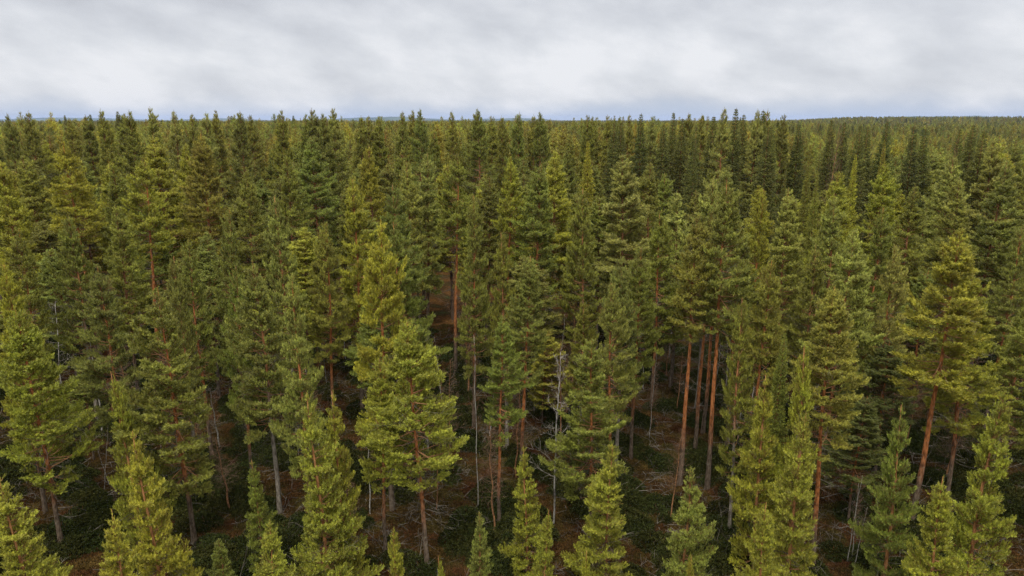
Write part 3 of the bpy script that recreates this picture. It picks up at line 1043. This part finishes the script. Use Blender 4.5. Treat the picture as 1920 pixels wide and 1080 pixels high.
# spires that break the skyline: (tip x, tip y, half width, class, colour, distance)
SKY = [
    (10, 213, 22, 'M', 'dark', 95), (62, 208, 26, 'M', 'olive', 92), (122, 221, 20, 'M', 'olive', 105), (167, 215, 18, 'M', 'dark', 100),
    (200, 204, 26, 'M', 'olive', 90), (228, 213, 18, 'M', 'olive', 104), (249, 206, 22, 'M', 'olive', 98), (280, 200, 22, 'M', 'pale', 100),
    (321, 206, 24, 'M', 'pale', 95), (350, 212, 20, 'M', 'olive', 98), (391, 210, 18, 'M', 'pale', 105), (405, 211, 18, 'M', 'olive', 108),
    (447, 208, 18, 'M', 'dark', 92), (475, 216, 18, 'M', 'olive', 105), (525, 206, 24, 'M', 'olive', 90), (569, 213, 18, 'M', 'green', 98),
    (587, 203, 20, 'M', 'dark', 90), (605, 212, 18, 'M', 'dark', 92), (630, 203, 26, 'M', 'pale', 96), (668, 217, 18, 'M', 'olive', 108),
    (684, 216, 18, 'M', 'olive', 110), (711, 217, 16, 'M', 'olive', 110), (745, 208, 26, 'M', 'olive', 92), (771, 206, 16, 'M', 'olive', 105),
    (784, 204, 28, 'M', 'green', 84), (852, 207, 22, 'M', 'olive', 94), (884, 210, 20, 'M', 'dark', 95), (898, 203, 28, 'M', 'green', 86),
    (927, 218, 18, 'M', 'olive', 108), (950, 217, 18, 'M', 'olive', 104), (972, 210, 18, 'M', 'green', 100), (995, 215, 20, 'M', 'olive', 104),
    (1009, 209, 20, 'M', 'green', 100), (1024, 219, 18, 'M', 'olive', 112), (1100, 216, 16, 'M', 'olive', 108), (1118, 218, 16, 'M', 'olive', 112),
    (1140, 215, 18, 'M', 'olive', 106), (1159, 218, 16, 'M', 'olive', 110), (1180, 214, 20, 'M', 'olive', 100), (1222, 218, 16, 'M', 'pale', 108),
    (1296, 211, 16, 'M', 'olive', 102), (1317, 214, 16, 'M', 'olive', 106), (1355, 201, 30, 'M', 'pale', 80), (1411, 205, 26, 'M', 'pale', 84),
    (1445, 205, 24, 'M', 'olive', 88), (1463, 215, 20, 'M', 'dark', 90),
]
SPR = [
    (1206, 212, 14, 'dark', 98), (1262, 210, 19, 'dark', 96), (1244, 232, 15, 'dark', 92), (1283, 221, 13, 'dark', 94), (1338, 217, 14, 'dark', 94),
    (1382, 202, 20, 'dark', 82), (1398, 213, 13, 'dark', 88), (1430, 205, 16, 'dark', 84), (1304, 236, 14, 'dark', 80), (1153, 229, 14, 'dark', 90),
    (1165, 228, 13, 'dark', 88), (1502, 231, 14, 'dark', 90), (1562, 224, 17, 'dark', 84), (1591, 228, 18, 'dark', 82), (1616, 233, 20, 'dark', 76),
    (1632, 236, 13, 'dark', 90), (1663, 226, 14, 'dark', 90), (1722, 236, 14, 'dark', 80), (1735, 240, 16, 'dark', 82), (1797, 240, 18, 'dark', 74),
    (1828, 233, 17, 'dark', 78), (1813, 246, 15, 'dark', 80), (1845, 244, 16, 'dark', 72), (1469, 312, 16, 'dark', 62), (1305, 256, 15, 'dark', 76),
    (1520, 290, 17, 'olive', 66), (1535, 318, 16, 'olive', 60), (1440, 236, 17, 'dark', 76), (1450, 236, 14, 'dark', 82), (1660, 262, 17, 'rust', 72),
    (1466, 620, 27, 'green', 33),
]
COLW = {'dark': 'dark', 'olive': 'olive', 'pale': 'pale', 'green': 'green'}
ORD = ['first', 'second', 'third', 'fourth', 'fifth', 'sixth', 'seventh', 'eighth', 'ninth', 'tenth', 'eleventh', 'twelfth', 'thirteenth', 'fourteenth',
       'fifteenth', 'sixteenth', 'seventeenth', 'eighteenth', 'nineteenth', 'twentieth', 'twenty-first', 'twenty-second', 'twenty-third', 'twenty-fourth', 'twenty-fifth', 'twenty-sixth', 'twenty-seventh']

YT = [(200, 120), (225, 112), (260, 80), (290, 66), (350, 54), (430, 43), (500, 36.5), (600, 31.5), (700, 28.5), (800, 26.5), (900, 24.8), (1000, 23.5), (1080, 23)]
placed = []        # (x, y, radius, tip x, tip y, half width px, Y, base y px)
BRANCHES = ('trunk', 'branches', 'deadwood')


RADF = {'A': 1.15, 'B': 1.14, 'C': 1.12, 'M': 1.25, 'S': 1.5}


def put(tx, ty, hw, cls, col, Y, name, label, cat, group, names=('trunk', 'crown', 'deadwood'), hmin=1.5):
    tip, dep = at(tx, ty, Y)
    gz = ground_h(tip.x, tip.y)
    H = max(hmin, tip.z - gz)
    R = hw * dep / FPX * RADF[cls[0]]
    if cls == 'S' and ty < 250:
        R = max(R, 2.5 + 0.05 * (tx % 13))
    if cls == 'M':
        if col == 'dark':
            col = 'drab'
        R = max(R, (2.0 if Y > 85 else 1.7) + 0.5 * ((tx * 7) % 10) / 10)
    e = plant(cls, (tip.x, tip.y, gz), H, R, col, name, label, cat, group, names,
              lean=(rad(R0.gauss(0, 0.5)), rad(R0.gauss(0, 0.5))))
    b = project((tip.x, tip.y, gz))
    placed.append((tip.x, tip.y, R, tx, ty, hw, Y, b[1]))
    return e


used_labels = set()


def uniq(lab):
    assert lab not in used_labels, lab
    used_labels.add(lab)
    return lab


n_pine = 0
marks = []
for (tx, ty, hw, cls, col, Y, short, text) in HAND:
    if cls == 'S':
        put(tx, ty, hw, 'S', col, Y, 'spruce_tree', uniq(text), 'spruce tree', 'spruces scattered among the pines')
        continue
    put(tx, ty, hw, cls, col, Y, 'pine_tree', uniq(text), 'pine tree', 'Scots pines of the forest')
    marks.append((tx, ty, Y, short))
    n_pine += 1
for i, (tx, ty, hw, cls, col, Y) in enumerate(sorted(SKY)):
    near = min((q for q in marks if q[2] < 80), key=lambda q: abs(q[0] - tx) + 0.15 * abs(q[1] - ty))
    n = len(SKY)
    where = (ORD[i] + ' from the left') if i < n / 2 else (ORD[n - 1 - i] + ' from the right')
    put(tx, ty, hw, cls, col, Y, 'pine_tree', uniq('%s pine breaking the skyline, %s, above the %s' % (COLW.get(col, col), where, near[3])), 'pine tree', 'Scots pines of the forest')
    n_pine += 1
for i, (tx, ty, hw, col, Y) in enumerate(sorted(SPR)):
    if ty > 600:
        lab = 'small dense green spruce beside the low bright pine at lower right'
    else:
        near = min((q for q in marks if q[2] < 80), key=lambda q: abs(q[0] - tx) + 0.15 * abs(q[1] - ty))
        n = len(SPR)
        w = ORD[i] + ' from the left' if i <= n // 2 else ORD[n - 1 - i] + ' from the right'
        lab = '%s narrow spruce, %s of the spruces, above the %s' % ({'olive': 'olive', 'rust': 'rusty olive'}.get(col, 'blackish'), w, near[3])
    put(tx, ty, hw, 'S', col, Y, 'spruce_tree', uniq(lab), 'spruce tree', 'spruces scattered among the pines')


# ------------------------------------------------------------------ bare and dead trees
def ground_hit(px, py):
    d = ray(px, py)
    k = CAM_H / -d.z
    for _ in range(6):
        p = Vector((0, 0, CAM_H)) + d * k
        k = (CAM_H - ground_h(p.x, p.y)) / -d.z
    return Vector((0, 0, CAM_H)) + d * k


BARE = [  # tip x, tip y, foot x, foot y, crown half width px, class, label
    (1048, 658, 1037, 985, 50, 'D', 'dead white birch with forked bare branches, standing alone in the lower centre'),
    (900, 630, 896, 960, 16, 'T', 'thin straight white stem standing before the narrow red-twigged pine'),
    (139, 519, 182, 790, 14, 'T', 'long crooked white birch stem slanting between two left pines'),
    (119, 573, 120, 790, 42, 'D', 'grey bare birch with many side branches, behind the broad left pine'),
    (94, 578, 99, 770, 14, 'T', 'thin pale bare stem, leftmost of the left birch clump'),
    (107, 600, 113, 780, 14, 'T', 'thin bare stem between the pale leftmost stem and the many-branched birch'),
    (193, 800, 194, 925, 8, 'T', 'short grey stem below the bluish left pine, left one of a pair'),
    (205, 790, 207, 915, 8, 'T', 'short grey stem below the bluish left pine, right one of a pair'),
    (608, 610, 613, 726, 8, 'T', 'white slender stem deep in the gap, left one of two, beside the spire pine'),
    (622, 600, 623, 728, 8, 'T', 'white slender stem deep in the gap, right one of two, beside the spire pine'),
    (853, 455, 856, 700, 26, 'E', 'tall reddish grey dead tree in the gap right of the tall shaded pine'),
    (872, 560, 878, 740, 26, 'E', 'reddish bare tree just right of the tall reddish grey dead tree'),
    (1218, 660, 1217, 828, 10, 'T', 'thin grey stem right of the white-footed pine'),
    (988, 650, 985, 790, 8, 'T', 'pale thin stem below the slim central pine, left one of two'),
    (1003, 665, 1002, 785, 8, 'T', 'pale thin stem below the slim central pine, right one of two'),
    (1602, 890, 1588, 1058, 12, 'T', 'mossy grey stem of the bare clump at lower right, tallest of three'),
    (1615, 905, 1596, 1052, 12, 'T', 'grey stem of the bare clump at lower right, middle one of three'),
    (1632, 950, 1600, 1066, 12, 'T', 'short grey leaning stem of the bare clump at lower right'),
    (1536, 238, 1538, 470, 22, 'E', 'reddish tan bare tree rising among dark spruces, right of centre'),
    (1746, 262, 1748, 450, 14, 'E', 'brown bare tree with a bent top among the right-hand spruces'),
    (1364, 640, 1366, 850, 12, 'T', 'thin crooked grey stem right of the second orange-stemmed pine'),
    (1382, 690, 1372, 862, 10, 'T', 'thin grey stem left of the lichen-footed pine'),
    (555, 760, 562, 880, 20, 'D', 'small grey dead tree left of the tall yellow-green pine'),
    (918, 790, 925, 1010, 34, 'E', 'tangled grey-brown dead tree right of the big front pine'),
    (972, 700, 968, 900, 30, 'E', 'brown bare tree left of the dead white birch'),
    (655, 900, 660, 1030, 26, 'E', 'low tangled bare tree left of the orange front stem'),
    (232, 640, 238, 830, 34, 'E', 'brown bare tree behind the small yellowish pine'),
    (1068, 560, 1072, 760, 22, 'E', 'brown bare tree behind and right of the dead white birch'),
]
for (tx, ty, bx, by, hw, cls, lab) in BARE:
    if by < 500:
        Y = 66 if tx < 1600 else 70
        b = at(bx, by, Y)[0]
        b.z = ground_h(b.x, b.y)
    else:
        b = ground_hit(bx, by)
    tip, dep = at(tx, ty, b.y)
    gz = ground_h(b.x, b.y)
    H = max(1.5, tip.z - gz)
    nm, cat, grp = (('birch_tree', 'birch tree', 'bare birches and thin stems') if cls != 'E' else ('dead_tree', 'dead tree', 'brown dead trees in the gaps'))
    e = plant(cls, (b.x, b.y, gz), H, hw * dep / FPX, 'olive', nm, uniq(lab), cat, grp, BRANCHES,
              lean=(0, math.atan2(tip.x - b.x, H)), rz=0 if abs(tx - bx) > 20 else None)

# ------------------------------------------------------------------ the trees between, chosen so that no read-off crown is hidden
FR = random.Random(21)


def y_to_h(Y):
    """height of the stand at this distance, from the tips read off the photograph"""
    ys = [(t[1], t[0]) for t in YT][::-1]
    for (a, ta), (b, tb) in zip(ys, ys[1:]):
        if Y <= b:
            f = (Y - a) / (b - a)
            ty = ta + (tb - ta) * f
            break
    else:
        ty = 225
    return at(960, max(ty, 231), Y)[0].z


fill = []
for _ in range(60000):
    Y = math.sqrt(FR.uniform(33 ** 2, 175 ** 2))
    x = FR.uniform(-0.80, 0.80) * Y
    if Y > 150 and FR.random() < (Y - 150) / 40:
        continue
    tgt = 4.1 if Y > 68 else 4.6
    if any((x - q[0]) ** 2 + (Y - q[1]) ** 2 < (tgt if k >= 0 else tgt) ** 2 for k, q in enumerate(placed)) or any((x - q[0]) ** 2 + (Y - q[1]) ** 2 < tgt ** 2 for q in fill):
        continue
    gz = ground_h(x, Y)
    side = smooth(x / Y, 0.34, 0.46)
    h = (y_to_h(Y) if Y < 112 else 21.5) * (FR.uniform(0.86, 1.0) if Y > 78 else FR.uniform(0.70, 0.97)) - gz * 0.6
    if Y > 85:
        h -= side * FR.uniform(1.0, 3.5)
    h = max(6.0, h)
    R = FR.uniform(2.1, 3.1) * (0.85 if Y < 45 else 1.0)
    tx, ty, dep = project((x, Y, gz + h))
    if tx < -60 or tx > 1980:
        continue
    if ty < 222:
        h -= (222 - ty) * dep / FPX * 1.1
        tx, ty, dep = project((x, Y, gz + h))
    hw = R * FPX / dep
    bad = False
    for q in placed:
        if Y < q[6] and abs(tx - q[3]) < (hw + q[5]) * 0.72:
            # this one stands in front of q: it may only cover q's lower crown
            crown_h = (q[7] - q[4]) * (0.42 if q[6] < 60 else 0.28)
            if ty < q[4] + crown_h:
                bad = True
                break
    if bad:
        # a shorter tree may still fit under
        if Y < 60 and FR.random() < 0.25:
            h *= 0.62
            R *= 0.75
            tx, ty, dep = project((x, Y, gz + h))
            hw = R * FPX / dep
            if any(Y < q[6] and abs(tx - q[3]) < (hw + q[5]) * 0.72 and ty < q[4] + (q[7] - q[4]) * 0.42 for q in placed):
                continue
        else:
            continue
    fill.append((x, Y, R, tx, ty, hw, h, gz))
fill.sort(key=lambda q: q[1])
n_ind = max(0, 298 - n_pine)
print("hand pines", n_pine, "fillers", len(fill), "individual fillers", n_ind, "last Y", fill[min(n_ind, len(fill) - 1)][1])
rest = fill[n_ind:]
for q in fill[:n_ind]:
    x, Y, R, tx, ty, hw, h, gz = q
    w = FR.random()
    col = 'drab' if w < 0.30 else 'olive' if w < 0.50 else 'green' if w < 0.66 else 'gold' if w < 0.74 else 'lime' if w < 0.80 else 'pale' if w < 0.86 else 'blue'
    if Y < 45:
        col = FR.choice(['olive', 'green', 'drab', 'drab'])
    if tx < 900 and col == 'pale':
        col = 'gold'
    cls = 'M' if Y > 52 else FR.choice(['B', 'B', 'C'])
    cands = sorted((m for m in marks if m[3] and m[2] < Y + 4), key=lambda m: (m[0] - tx) ** 2 + 0.5 * (m[1] - ty) ** 2)[:10]
    lab = None
    for m in cands:
        dx = tx - m[0]
        rel = 'directly behind' if abs(dx) < 9 else 'behind and just left of' if dx > -30 and dx < 0 else 'behind and just right of' if 0 < dx < 30 else \
            'well left of and behind' if dx < 0 else 'well right of and behind'
        rel = rel if Y > m[2] + 1.5 else ('beside, on the left of' if dx < 0 else 'beside, on the right of')
        for lead in ('', 'slimmer ' if R < 2.5 else 'fuller ', 'higher ' if ty < m[1] else 'lower '):
            t = '%s%s pine %s the %s' % (lead, CWORD[col], rel, m[3])
            if t not in used_labels and len(t.split()) <= 16:
                lab = t
                break
        if lab:
            break
    assert lab
    plant(cls, (x, Y, gz), h, R, col, 'pine_tree', uniq(lab), 'pine tree', 'Scots pines of the forest',
          lean=(rad(FR.gauss(0, 0.7)), rad(FR.gauss(0, 0.7))))

# thin bare stems under the stand
US = random.Random(5)
k = 0
names_used = {}
tries = 0
while k < 64 and tries < 3000:
    tries += 1
    Y = US.uniform(35, 62)
    x = US.uniform(-0.72, 0.72) * Y
    if any((x - q[0]) ** 2 + (Y - q[1]) ** 2 < 1.1 ** 2 for q in placed + fill[:n_ind]):
        continue
    gz = ground_h(x, Y)
    h = US.uniform(4.0, 8.5)
    bx, by, dep = project((x, Y, gz))
    if bx < 20 or bx > 1900 or by > 1075:
        continue
    m = min((q for q in marks if q[3]), key=lambda q: abs(q[0] - bx) + 3 * abs(q[2] - Y))
    cls = US.choice(['T', 'E', 'E'])
    side_w = 'left' if bx < m[0] else 'right'
    lab = None
    for w in (('thin bare stem', 'pale bare stem', 'slender bare stem') if cls == 'T' else ('brown twiggy dead tree', 'bare tangled dead tree', 'small brown dead tree')):
        t = '%s at the %s side of the %s, under its crown' % (w, side_w, m[3])
        if t not in used_labels and len(t.replace('-', ' ').split()) <= 16:
            lab = t
            break
    if not lab:
        continue
    plant(cls, (x, Y, gz), h, US.uniform(0.5, 1.1), 'olive', 'birch_tree' if cls == 'T' else 'dead_tree', uniq(lab),
          'birch tree' if cls == 'T' else 'dead tree', 'bare birches and thin stems' if cls == 'T' else 'brown dead trees in the gaps', BRANCHES,
          lean=(rad(US.gauss(0, 2.5)), rad(US.gauss(0, 2.5))))
    k += 1


# ------------------------------------------------------------------ far forest: one mass of stuff, instanced in geometry nodes
def proto_collection(name, specs):
    c = bpy.data.collections.new(name)
    for i, (sh, mats_n) in enumerate(specs):
        mb = MB()
        bark, nd = mats_n
        off = 0
        for part, remap in ((sh['wood'], {0: 0}), (sh['crown'], {0: 1, 1: 0})):
            if part is None:
                continue
            V = np.concatenate(part.v); T = np.concatenate(part.t); M_ = np.concatenate(part.m); C_ = np.concatenate(part.c)
            mb.v.append(V); mb.t.append(T + mb.n); mb.m.append(np.array([remap[a] for a in (0, 1) if a in remap] + [0])[np.minimum(M_, 1)].astype(np.int32)); mb.c.append(C_)
            mb.n += len(V)
        o = bpy.data.objects.new("%s_%02d" % (name, i), mb.mesh(name, [bark, nd]))
        c.objects.link(o)
    return c


def scatter(name, pts, scales, rots, idx, coll, label):
    me = bpy.data.meshes.new(name)
    n = len(pts)
    me.vertices.add(n)
    me.vertices.foreach_set("co", np.asarray(pts, dtype=np.float32).ravel())
    for nm, ty_, arr in (("sc", 'FLOAT_VECTOR', np.asarray(scales, dtype=np.float32).ravel()),
                         ("rt", 'FLOAT_VECTOR', np.asarray(rots, dtype=np.float32).ravel()),
                         ("ix", 'INT', np.asarray(idx, dtype=np.int32))):
        a = me.attributes.new(nm, ty_, 'POINT')
        a.data.foreach_set("vector" if ty_ == 'FLOAT_VECTOR' else "value", arr)
    me.update()
    o = bpy.data.objects.new(name, me)
    COL.objects.link(o)
    o['kind'] = 'stuff'
    if label:
        o['label'] = label
    ng = bpy.data.node_groups.new(name, 'GeometryNodeTree')
    ng.interface.new_socket("Geometry", in_out='INPUT', socket_type='NodeSocketGeometry')
    ng.interface.new_socket("Geometry", in_out='OUTPUT', socket_type='NodeSocketGeometry')
    N, L = ng.nodes, ng.links
    gi, go = N.new("NodeGroupInput"), N.new("NodeGroupOutput")
    ci = N.new("GeometryNodeCollectionInfo")
    ci.inputs['Collection'].default_value = coll
    ci.inputs['Separate Children'].default_value = True
    ci.inputs['Reset Children'].default_value = True
    ip = N.new("GeometryNodeInstanceOnPoints")
    ip.inputs['Pick Instance'].default_value = True
    L.new(gi.outputs[0], ip.inputs['Points'])
    L.new(ci.outputs[0], ip.inputs['Instance'])

    def attr(nm, dt):
        a = N.new("GeometryNodeInputNamedAttribute")
        a.data_type = dt
        a.inputs[0].default_value = nm
        return a.outputs[0]
    L.new(attr("ix", 'INT'), ip.inputs['Instance Index'])
    L.new(attr("sc", 'FLOAT_VECTOR'), ip.inputs['Scale'])
    er = N.new("FunctionNodeEulerToRotation")
    L.new(attr("rt", 'FLOAT_VECTOR'), er.inputs[0])
    L.new(er.outputs[0], ip.inputs['Rotation'])
    L.new(ip.outputs[0], go.inputs[0])
    md = o.modifiers.new("scatter", 'NODES')
    md.node_group = ng
    return o


NF = [needle_material("far_needles_%s" % c, PALETTE[c], 0.34) for c in ('olive', 'green', 'gold', 'dark', 'drab')]
specs = []
for i in range(10):
    specs.append((pine_shape(700 + i, 19.0, 2.3, 0.35, 'B' if i % 3 else 'C', 0.6, 6, 2.0, dead=0, spire=0),
                  (M_BARK, NF[(0, 1, 0, 2, 0, 1, 4, 0, 2, 1)[i]])))
for i in range(2):
    specs.append((spruce_shape(720 + i, 19.0, 2.3, 0.05, 0.8, 7, 1.7), (M_BARK_MID, NF[3])))
FAR = proto_collection("far_tree", specs)
FF = random.Random(99)
pts, scs, rts, ixs = [], [], [], []


def far_add(x, Y, gz, h, R, spr=False):
    pts.append((x, Y, gz))
    scs.append((R / 2.3, R / 2.3, h / 19.0))
    rts.append((FF.gauss(0, 0.012), FF.gauss(0, 0.012), FF.uniform(0, 6.28)))
    ixs.append(FF.choice((10, 11)) if spr else FF.randrange(10))


for (x, Y, R, tx, ty, hw, h, gz) in rest:
    far_add(x, Y, gz, h, R)
# the stand goes on beyond both edges of the picture
flank = []
for _ in range(9000):
    Y, x = FF.uniform(4, 150), FF.uniform(-150, 150)
    if abs(x) < 0.80 * Y + 3.5 or abs(x) > 0.80 * Y + 45 or any((x - a) ** 2 + (Y - b) ** 2 < 4.4 ** 2 for a, b in flank):
        continue
    flank.append((x, Y))
for x, Y in flank:
    far_add(x, Y, ground_h(x, Y), min(20.5, 9 + Y * 0.16) * FF.uniform(0.8, 1.0), FF.uniform(1.7, 2.5))
r = 150.0
while r < 4500:
    s = max(4.5, r / 65.0)
    n = int(2.0 * r / s)
    for k in range(n):
        a = -1.0 + 2.0 * (k + FF.random()) / n
        rr = r + FF.uniform(-0.5, 0.5) * s
        x, Y = rr * math.sin(a), rr * math.cos(a)
        gz = ground_h(x, Y)
        side = smooth(a, 0.34, 0.46)
        patch = 0.5 + 0.5 * math.sin(x * 0.021 + 1.1 * math.sin(Y * 0.013)) * math.cos(Y * 0.017 + x * 0.005)
        h = 18.5 + 2.2 * patch + FF.triangular(-6.5, 1.3, 0.3) - side * 1.5
        if r < 600 and side < 0.1 and FF.random() < 0.15:
            h += FF.uniform(1.2, 3.4)
        far_add(x, Y, gz, h, FF.uniform(1.9, 2.8) * (1 + min(1.0, r / 2500.0)), FF.random() < 0.06 + 0.22 * (patch > 0.75))
    r += s
scatter("distant_forest", pts, scs, rts, ixs, FAR, "mass of far olive pines and dark spruces running to the horizon")
print("far trees", len(pts))


# ------------------------------------------------------------------ forest floor
def clump_shape(seed, kind):
    rng = np.random.default_rng(seed)
    crown, wood = MB(), MB()
    if kind == 'shrub':
        n = 420
        a, r_ = rng.uniform(0, 6.28, n), np.sqrt(rng.uniform(0, 1, n)) * 0.5
        zz = (0.32 * (1 - (r_ / 0.5) ** 2) + 0.05) * rng.uniform(0.4, 1.1, n)
        P = np.stack([r_ * np.cos(a), r_ * np.sin(a), zz], 1)
        D = np.stack([np.cos(a) * 0.5, np.sin(a) * 0.5, np.full(n, 0.8)], 1) + rng.normal(0, 0.5, (n, 3))
        crown.tufts(P, D, np.full(n, 0.8), rng, blades=4, nl=0.09, nw=0.045, length=0.06)
        m = 24
        wood.segs(np.zeros((m, 3)), P[:m], 0.006, 0.003)
    elif kind == 'moss':
        n = 300
        a, r_ = rng.uniform(0, 6.28, n), np.sqrt(rng.uniform(0, 1, n)) * 0.55
        P = np.stack([r_ * np.cos(a), r_ * np.sin(a), 0.10 * (1 - (r_ / 0.55) ** 2)], 1)
        D = rng.normal(0, 0.6, (n, 3)) + [0, 0, 0.8]
        crown.tufts(P, D, np.full(n, 0.9), rng, blades=4, nl=0.10, nw=0.03, length=0.04)
        wood.segs([[0, 0, 0]], [[0.1, 0, 0.05]], 0.004, 0.002)
    else:
        n = 16
        P0 = np.stack([rng.uniform(-0.8, 0.8, n), rng.uniform(-0.8, 0.8, n), rng.uniform(0.02, 0.22, n)], 1)
        D = rng.normal(0, 1, (n, 3)) * [1, 1, 0.22]
        D = nrm(D)
        L_ = rng.uniform(0.3, 1.2, n)[:, None]
        P1 = P0 + D * L_
        wood.segs(P0, P1, 0.012, 0.005)
        for f in (0.4, 0.7):
            q = P0 + (P1 - P0) * f
            D2 = nrm(D + rng.normal(0, 0.6, (n, 3)))
            wood.segs(q, q + D2 * L_ * 0.35, 0.006, 0.003)
        crown.segs(P0[:1], P1[:1], 0.01, 0.004)
    return dict(wood=wood, crown=crown)


NS = needle_material("dwarf_shrub_leaves", (0.040, 0.048, 0.016), 0.3, 0.0)
NM = needle_material("rust_moss", (0.098, 0.058, 0.023), 0.35, 0.0)
NG = needle_material("dull_moss", (0.085, 0.068, 0.024), 0.3, 0.0)
SHR = proto_collection("shrub_clump", [(clump_shape(1 + i, 'shrub'), (M_TWIG, NS)) for i in range(3)])
MOS = proto_collection("moss_clump", [(clump_shape(11 + i, 'moss'), (M_TWIG, NM if i < 3 else NG)) for i in range(5)])
TWG = proto_collection("twig_clump", [(clump_shape(21 + i, 'twig'), (M_DEAD, M_DEAD)) for i in range(4)])
FL = random.Random(3)


def floor_field(x, y):
    return math.sin(x * 0.55 + 1.7 * math.sin(y * 0.31)) * math.cos(y * 0.48 + 0.9 * math.sin(x * 0.27)) + 0.4 * math.sin(x * 1.3 + y * 1.1)


for nm, coll, n, lab, cond, smin, smax, nidx in (
        ("undergrowth", SHR, 6500, "dark green dwarf shrub mats covering the forest floor", lambda v: v > 0.6, 0.8, 1.9, 3),
        ("moss", MOS, 14000, "rust brown and dull moss and heath between the pines", lambda v: v < 0.6, 0.7, 1.6, 5),
        ("twig_litter", TWG, 2200, "grey fallen twigs and brushwood lying on the forest floor", lambda v: True, 0.7, 1.5, 4)):
    P, SC, RT, IX = [], [], [], []
    while len(P) < n:
        Y = math.sqrt(FL.uniform(20 ** 2, 72 ** 2))
        x = FL.uniform(-0.85, 0.85) * Y
        if not cond(floor_field(x, Y) + FL.gauss(0, 0.45)):
            continue
        s = FL.uniform(smin, smax)
        P.append((x, Y, ground_h(x, Y) + 0.04))
        SC.append((s, s, s * FL.uniform(0.8, 1.2)))
        RT.append((0, 0, FL.uniform(0, 6.28)))
        IX.append(FL.randrange(nidx))
    scatter(nm, P, SC, RT, IX, coll, lab)


def fallen_log(px0, py0, px1, py1, r, label):
    a, b = ground_hit(px0, py0), ground_hit(px1, py1)
    n = 9
    rng = np.random.default_rng(int(px0))
    pts_ = []
    for i in range(n):
        f = i / (n - 1)
        p = a + (b - a) * f
        pts_.append([p.x - a.x + rng.normal(0, 0.02), p.y - a.y + rng.normal(0, 0.02), ground_h(p.x, p.y) + r * 0.8 - a.z])
    mb = MB()
    mb.tube(pts_, [r * (1 - 0.5 * i / (n - 1)) for i in range(n)], 9)
    q = np.array(pts_)[[2, 4, 5, 6]]
    mb.segs(q, q + rng.normal(0, 0.25, (4, 3)) + [0, 0, 0.3], 0.02, 0.008)
    o = bpy.data.objects.new("fallen_log", mb.mesh("fallen_log", [M_DEAD], True))
    o.location = a
    COL.objects.link(o)
    o['label'] = uniq(label)
    o['category'] = 'log'
    o['group'] = 'fallen trunks on the forest floor'


fallen_log(1352, 1080, 1398, 1044, 0.09, 'grey fallen trunk lying left of the bottom bright pine')
fallen_log(688, 1028, 735, 1022, 0.09, 'pale fallen trunk left of the orange front stem')
fallen_log(548, 862, 590, 850, 0.08, 'thin fallen trunk in the clearing right of the grey stem')
fallen_log(400, 900, 452, 905, 0.08, 'dark fallen trunk in the brown clearing')
fallen_log(1052, 1015, 1092, 1006, 0.07, 'short fallen branch below the dead birch')


def snow_patch(px, py, rx, ry, seed):
    c = ground_hit(px, py)
    rng = random.Random(seed)
    ph = [rng.uniform(0, 6.28) for _ in range(4)]
    V, T = [[0, 0, 0.14]], []
    nr, na = 5, 28
    for i in range(1, nr + 1):
        for k in range(na):
            a = 6.283 * k / na
            w = 1 + 0.22 * math.sin(2 * a + ph[0]) + 0.14 * math.sin(3 * a + ph[1]) + 0.08 * math.sin(7 * a + ph[2])
            f = i / nr
            V.append([rx * w * f * math.cos(a), ry * w * f * math.sin(a), 0.14 * (1 - f ** 3) - (0.05 if i == nr else 0) + 0.03])
    T = [[0, 1 + k, 1 + (k + 1) % na] for k in range(na)]
    for i in range(nr - 1):
        for k in range(na):
            a, b = 1 + i * na + k, 1 + i * na + (k + 1) % na
            T += [[a, a + na, b + na], [a, b + na, b]]
    mb = MB()
    mb.add(V, T)
    o = bpy.data.objects.new("snow_patch", mb.mesh("snow_patch", [M_SNOW], True))
    o.location = (c.x, c.y, c.z + 0.05)
    COL.objects.link(o)
    o['kind'] = 'structure'


M_SNOW = plain_noise_material("old_snow", (0.55, 0.58, 0.62), (0.80, 0.82, 0.84), 2.0)
snow_patch(1507, 651, 1.0, 1.6, 1)
snow_patch(952, 462, 3.0, 5.0, 2)
snow_patch(834, 442, 1.6, 3.0, 3)


# ------------------------------------------------------------------ haze
def build_haze():
    V = [[sx * 21000, sy * 21000, z] for z in (-40.0, 112.0) for sx, sy in ((-1, -1), (1, -1), (1, 1), (-1, 1))]
    F = [[0, 3, 2], [0, 2, 1], [4, 5, 6], [4, 6, 7], [0, 1, 5], [0, 5, 4], [1, 2, 6], [1, 6, 5], [2, 3, 7], [2, 7, 6], [3, 0, 4], [3, 4, 7]]
    m, N, L = new_mat("haze_air")
    out = N.new("ShaderNodeOutputMaterial")
    v = N.new("ShaderNodeVolumePrincipled")
    v.inputs['Color'].default_value = (0.43, 0.57, 0.93, 1)
    v.inputs['Density'].default_value = 0.000042
    v.inputs['Anisotropy'].default_value = 0.0
    L.new(v.outputs[0], out.inputs['Volume'])
    mb = MB()
    mb.add(V, F)
    o = bpy.data.objects.new("haze", mb.mesh("haze", [m]))
    COL.objects.link(o)
    o['kind'] = 'stuff'


build_haze()
